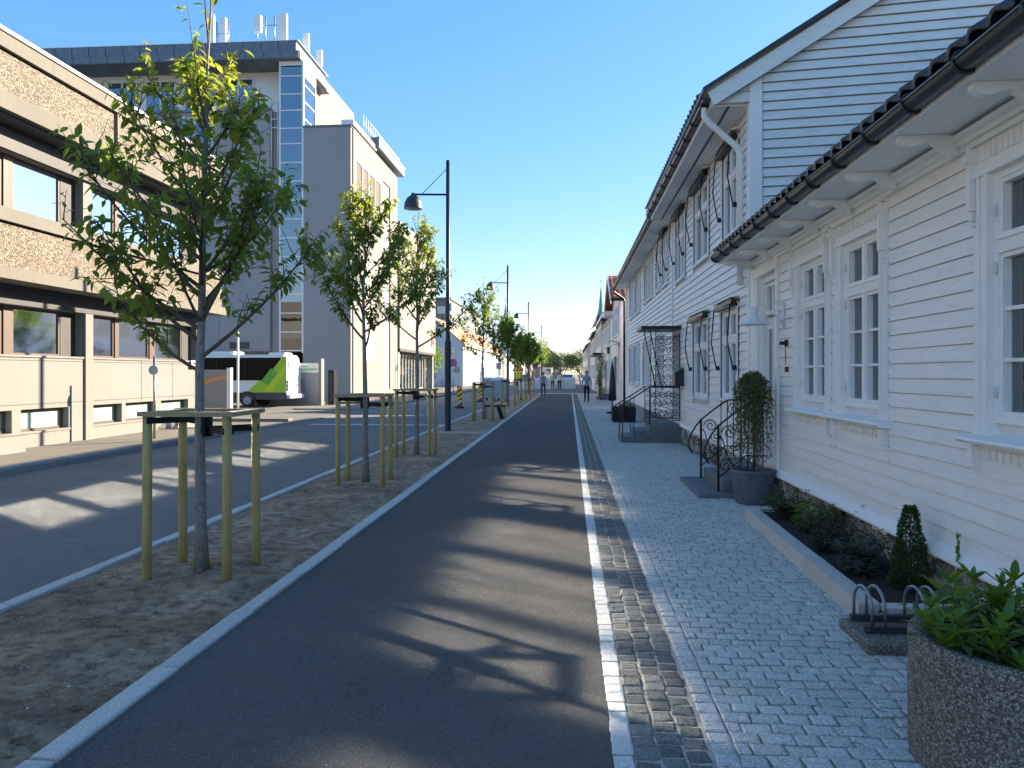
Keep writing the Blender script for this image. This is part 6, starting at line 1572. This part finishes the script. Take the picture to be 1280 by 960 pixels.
rose(2.32, 7.55, .40, 18, [M['leaf'], M['leaf_dark']], 'shrub with upright narrow leaves second from the far end of the bed', 2, .075)
rose(2.36, 6.95, .46, 16, [M['leaf_red'], M['leaf_bed']], 'reddish-leaved rose bush in the middle of the raised bed', 3, .05)
rose(2.20, 6.75, .26, 16, [M['leaf_bed'], M['leaf_dark']], 'low bluish-leaved rose at the front of the bed middle', 4, .055)
rose(2.30, 6.25, .32, 14, [M['leaf_bed']], 'spreading bluish-green rose just beyond the clipped cone', 5, .055)
rose(2.46, 6.02, .42, 7, [M['leaf_bed'], M['leaf_red']], 'thin leggy rose against the rubble wall behind the clipped cone', 6, .035)
rose(2.18, 5.95, .20, 10, [M['leaf_bed']], 'smallest low rose at the front edge of the bed left of the cone', 7, .045)
wd = thing('tall_weed', (2.52, 5.2, .08), 'single tall thin weed stem against the foundation right of the clipped cone', 'weed', None, True)
s_ = MB(); s_.tube([(0, 0, 0), (.01, .0, .22), (.0, -.01, .45)], [.004, .003, .002], 4); s_.build('stem', M['leaf'], wd); fo = MB()
for k in range(60): z = .05+.4*rr.random(); a = rr.uniform(0, 2*pi); add_leaf(fo, Vector((0, 0, z)), Vector((cos(a), sin(a), 1.2)), Vector((cos(a), sin(a), -.3)), rr.uniform(.015, .05), False)
fo.build('foliage', M['leaf'], wd, 'stuff')

# ------------------------------------------------------------------ bike rack
bk = thing('bike_rack', (2.1, 4.78, 0), 'low steel hoop bike rack on a pebble concrete slab in front of the raised bed', 'bike rack')
MB().bevbox(1.70, 2.50, 4.52, 4.99, -.02, .065, .012).build('slab', M['pebble_dark'], bk)
for y in (4.70, 4.925): MB().boxf(ID, 1.745, 2.48, .066, .105, y-.02, y+.02).build('rail', M['darkgrey'], bk)
for k in range(3):
    for d in (0, .075):
        x = 1.765+k*.305+d; pts = [(x, 4.925, .07), (x, 4.925, .20)]
        for i in range(13): a = pi*i/12; pts.append((x+.002*i, 4.8125+.1125*cos(a), .205+.105*sin(a)))
        pts += [(x+.026, 4.70, .20), (x+.026, 4.70, .07)]; MB().tube(pts, .0095, 8).build('hoop', M['galv'], bk)
for x in (1.76, 2.1, 2.46): MB().tube([(x, 4.675, .087), (x, 4.681, .087)], .008, 6).build('bolt', M['galv'], bk)

# ------------------------------------------------------------------ round planter in the foreground
PX, PY = 1.885, 3.27
pl = thing('round_planter', (PX, PY, 0), 'large round pebble-dashed concrete planter in the bottom right corner', 'planter')
mb = MB(); prof = [(.455, 0), (.46, .02), (.46, .45), (.462, .49), (.455, .515), (.44, .522), (.405, .52), (.395, .50), (.392, .42)]
mb.lathe(prof, (PX, PY, 0), 96); mb.build('planter', M['pebble_dark'], pl)
mb = MB(); mb.add([(PX+.394*cos(2*pi*j/32), PY+.394*sin(2*pi*j/32), .44) for j in range(32)], [tuple(range(32))]); mb.build('planter_soil', M['mulch'], pl)
sh = thing('planter_shrub', (PX, PY, .44), 'leafy yellow-green shrub filling the round concrete planter', 'shrub', None, True); lv = []; s_ = MB(); r2 = random.Random(77)
BL = [(0, 0, 0), (-.07, .15, .015), (.07, .15, .015), (-.155, .45, .03), (0, .45, -.01), (.155, .45, .03), (-.11, .75, .01), (0, .76, -.03), (.11, .75, .01), (0, 1, -.10)]
BF = [(0, 4, 1), (0, 2, 4), (1, 4, 3), (2, 5, 4), (3, 4, 7, 6), (4, 5, 8, 7), (6, 7, 9), (7, 8, 9)]
for k in range(62):
    az = r2.uniform(0, 2*pi); q = .37*r2.random()**.5; base = Vector((q*cos(az), q*sin(az), 0)); L = r2.uniform(.10, .28)*(1.15-q*.8); d = Vector((cos(az)*q*1.5+r2.uniform(-.15, .15), sin(az)*q*1.5+r2.uniform(-.15, .15), 1)).normalized()
    tip = base+d*L; s_.tube([base, base+d*L*.5+Vector((0, 0, .005)), tip], [.005, .0045, .003], 5)
    for w_ in range(4):
        p = base+d*L*(.30+.7*w_/3); n_ = 5 if w_ < 3 else 6
        for j in range(n_):
            a = 2*pi*j/n_+w_*.6+r2.uniform(-.3, .3); tilt = (-.15, .1, .45, 1.0)[w_]+r2.uniform(-.25, .25); dd = Vector((cos(a), sin(a), tilt)); lv.append((p, dd, Vector((0, 0, 1)) if tilt < .9 else Vector((-cos(a), -sin(a), .3)), r2.uniform(.065, .12), 1 if w_ >= 2 and r2.random() < .75 else 0))
s_.build('stems', M['leaf_mid'], sh)
ms = []
for mat in (M['leaf_mid'], M['leaf_lime']):
    m_ = MB(); m_.cs = True; m_.add([Vector(v) for v in BL], BF); ms.append(m_.mesh('leaf', mat))
lv.sort(key=lambda q: -(q[0].z-q[0].x*.2-q[0].y*.3+q[3])); fo = MB()
for i, (p, d, up, s1, yg) in enumerate(lv):
    m3 = leaf_frame(d, up, 1.0)
    if i < 295:
        o = bpy.data.objects.new('leaf', ms[yg]); COL.objects.link(o); o.parent = sh; o.location = p; o.rotation_euler = m3.to_euler(); o.scale = (s1, s1, s1)
    else: fo.cm = yg; m3 = leaf_frame(d, up, s1); fo.add([p+(m3 @ Vector(v)) for v in BL], BF)
fo.build('foliage', [M['leaf_mid'], M['leaf_lime']], sh, 'stuff')
# ------------------------------------------------------------------ dark box planter, folded sign, pots further along
bp = thing('box_planter', (1.8, 25.8, 0), 'low black slatted timber planter box on the pavement before the porch', 'planter')
for k in range(4): 
    m_ = MB(); m_.box(1.45, 2.15, 25.42, 25.45, .03+k*.12, .14+k*.12); m_.box(1.42, 1.449, 25.42, 26.2, .03+k*.12, .14+k*.12); m_.box(2.151, 2.18, 25.42, 26.2, .03+k*.12, .14+k*.12); m_.box(1.45, 2.15, 26.17, 26.2, .03+k*.12, .14+k*.12); m_.build('slat', M['cloth_black'], bp)
MB().box(1.46, 2.14, 25.46, 26.16, .0, .46).build('planter_soil', M['mulch'], bp)
ub = thing('folded_parasol', (1.72, 31.0, 0), 'dark folded parasol standing behind the black planter box', 'parasol')
MB().lathe([(.0, 2.0), (.04, 1.98), (.07, 1.8), (.14, 1.0), (.17, .55), (.10, .5), (.0, .5)], (1.72, 31.0, 0), 9).build('canopy', M['lampblue'], ub); m_ = MB(); m_.tube([(1.72, 31, 0), (1.72, 31, 2.1)], .025, 6); m_.lathe([(.25, 0), (.25, .06), (.05, .1)], (1.72, 31, 0), 12); m_.build('pole', M['black'], ub)
bush('low_plant', 'low leafy plants growing in the black planter box', 'plant', (1.8, 25.8, .42), (.65, .6, .22), 260, [M['leaf_dark'], M['leaf']], .06, seed=15)
ds = thing('door_steps', (2.2, 47.5, 0), 'low dark stone doorstep of the far right-hand house by the climbing plant', 'steps'); MB().box(1.7, 2.42, 47.0, 48.4, 0, .2).build('step', M['slate'], ds); MB().box(2.0, 2.42, 47.2, 48.2, .2, .38).build('step', M['slate'], ds)

# ------------------------------------------------------------------ people
def person(loc, yaw, h, shirt, trousers, label, pose='walk', arms=.25, hairc=None):
    s_ = h/1.75; V = []; E = []; Rr = []
    def v(x, y, z, r_): V.append(Vector((x, y, z))*s_); Rr.append((r_ if hasattr(r_, '__len__') else (r_, r_))); return len(V)-1
    def ch(*ids):
        for a, b in zip(ids, ids[1:]): E.append((a, b))
    pel = v(0, 0, .95, (.155, .11)); wai = v(0, 0, 1.10, (.135, .10)); che = v(0, .01, 1.30, (.165, .115)); sho = v(0, .01, 1.42, (.13, .09)); nk = v(0, .02, 1.50, .058); hd0 = v(0, .035, 1.58, (.075, .085)); hd1 = v(0, .03, 1.67, (.078, .09)); hd2 = v(0, .02, 1.73, .05)
    ch(pel, wai, che, sho, nk, hd0, hd1, hd2)
    st_ = .20 if pose == 'walk' else .03
    for s1, q in ((-1, 1), (1, -1)):
        hp = v(.09*s1, 0, .88, .095); kn = v(.10*s1, st_*.55*q+.02, .50, .062); cf = v(.10*s1, st_*.6*q-.0, .36, .058); an = v(.10*s1, st_*q-.02, .10, .042); to = v(.11*s1, st_*q+.13, .035, .038)
        ch(pel, hp, kn, cf, an, to)
        sh_ = v(.17*s1, 0, 1.41, .062); el = v(.24*s1, -.05+arms*-.2*q, 1.13, .045); wr = v(.25*s1, .06-arms*.4*q, .90, .033); hn = v(.25*s1, .08-arms*.45*q, .82, (.040, .024)); fi = v(.25*s1, .09-arms*.45*q, .75, (.028, .016))
        ch(sho, sh_, el, wr, hn, fi); th = v(.225*s1, .11-arms*.42*q, .83, .013); ch(hn, th)
    me = bpy.data.meshes.new('person_body'); me.from_pydata([tuple(p) for p in V], E, []); o = bpy.data.objects.new('tmp', me); COL.objects.link(o)
    m1 = o.modifiers.new('skin', 'SKIN'); me.skin_vertices[0].data[0].use_root = True
    for i, r_ in enumerate(Rr): me.skin_vertices[0].data[i].radius = (r_[0]*s_, r_[1]*s_)
    m2 = o.modifiers.new('sub', 'SUBSURF'); m2.levels = 2
    dg = bpy.context.evaluated_depsgraph_get(); nm = bpy.data.meshes.new_from_object(o.evaluated_get(dg)); bpy.data.objects.remove(o)
    t = thing('person', loc, label, 'person', None, True); t.rotation_euler = (0, 0, yaw)
    for m_ in (M['skin'], shirt, trousers, M['cloth_black']): nm.materials.append(m_)
    for p in nm.polygons:
        c = p.center/s_; ax = abs(c.x)
        if c.z > 1.47: mi = 0
        elif c.z < .11: mi = 3
        elif ax > .19 and c.z < .92: mi = 0
        elif c.z > .93 or ax > .19: mi = 1
        else: mi = 2
        p.material_index = mi; p.use_smooth = True
    b = bpy.data.objects.new('body', nm); COL.objects.link(b); b.parent = t
    hb = MB(); hb.lathe([(.0, 1.775*s_), (.06*s_, 1.765*s_), (.088*s_, 1.71*s_), (.092*s_, 1.66*s_), (.085*s_, 1.62*s_)], (0, -.0, 0), 12); hb.build('hair', hairc or M['hair'], t)
    fc = MB(); fc.lathe([(0, .012), (.010, .006), (.012, -.008)], (0, .118*s_, 1.635*s_), 5); fc.build('nose', M['skin'], t)
    for q in (-1, 1): e_ = MB(); e_.lathe([(0, .008), (.009, 0), (0, -.008)], (.03*q*s_, .105*s_, 1.665*s_), 5); e_.build('eye', M['cloth_black'], t)
    return t
person((.97, 42.9, 0), 2.9, 1.74, M['cloth_grey'], M['cloth_black'], 'person in pale grey-blue jacket and black trousers standing on the pavement at right', 'stand', .1)
person((-1.85, 54.9, 0), .2, 1.68, M['cloth_grey'], M['cloth_navy'], 'person in blue-grey top and dark trousers walking at the far left edge of the path', 'walk', .3)
person((-1.65, 77, 0), 3.2, 1.66, M['cloth_yellow'], M['cloth_black'], 'person in pale yellow top in the sun at the end of the path', 'walk', .3)
person((-.95, 76.6, 0), 3.1, 1.74, M['cloth_white'], M['cloth_black'], 'person in white top walking beside the one in yellow', 'walk', .4)
# parked bicycles far left, seen small
def bicycle(x, y, yaw, label):
    b = thing('bicycle', (x, y, 0), label, 'bicycle', None, True); b.rotation_euler = (0, 0, yaw)
    for c in (-.52, .52):
        w_ = MB(); w_.tube([(c+.33*cos(2*pi*i/20), 0, .34+.33*sin(2*pi*i/20)) for i in range(21)], .018, 5, False); w_ = w_.build('wheel', M['rubber'], b)
        m_ = MB(); m_.tube([(c, -.04, .34), (c, .04, .34)], .02, 6); m_.build('hub', M['galv'], w_)
    f = MB(); 
    for p in ([(-.52, 0, .34), (-.05, 0, .30), (.38, 0, .82), (-.2, 0, .80), (-.05, 0, .30)], [(-.52, 0, .34), (-.2, 0, .80), (-.22, 0, .92)], [(.52, 0, .34), (.38, 0, .82), (.35, 0, 1.0)]): f.tube(p, .018, 6)
    f.build('frame', M['black'], b); MB().tube([(.38, -.28, 1.0), (.33, 0, 1.02), (.38, .28, 1.0)], .014, 5).build('handlebar', M['galv'], b); MB().bevbox(-.34, -.10, -.07, .07, .92, .97, .02).build('saddle', M['black'], b)
bicycle(-12.3, 75.2, .5, 'dark bicycle parked below the lime green tree in front of the blue gabled house')
bicycle(-3.5, 69, 1.2, 'dark bicycle leaning at the far end of the planting strip')

# a few fallen leaves and twigs on the paving and path
mb = MB(); r2 = random.Random(19)
for k in range(46):
    x = r2.uniform(-2.0, 2.4) if k % 2 else r2.uniform(1.2, 1.95); y = 2.9+9*r2.random()**1.4
    if math.hypot(x-PX, y-PY) < .5 or (x > 1.62 and 4.4 < y < 5.1) or (x > 1.85 and 5 < y < 8.8): continue
    a = r2.uniform(0, 2*pi); mb.cm = r2.randrange(2)
    if k % 3: add_leaf(mb, Vector((x, y, .010)), Vector((cos(a), sin(a), .08)), Vector((0, 0, 1)), r2.uniform(.018, .035), True)
    else: mb.tube([(x, y, .010), (x+.03*cos(a), y+.03*sin(a), .012), (x+.055*cos(a+.3), y+.055*sin(a+.3), .010)], .0016, 4)
tag(mb.build('fallen_leaves', [M['bench'], M['leaf_red']]), 'a few small dry leaves and twig bits lying on the paving and path', 'leaf litter', None, 'stuff')
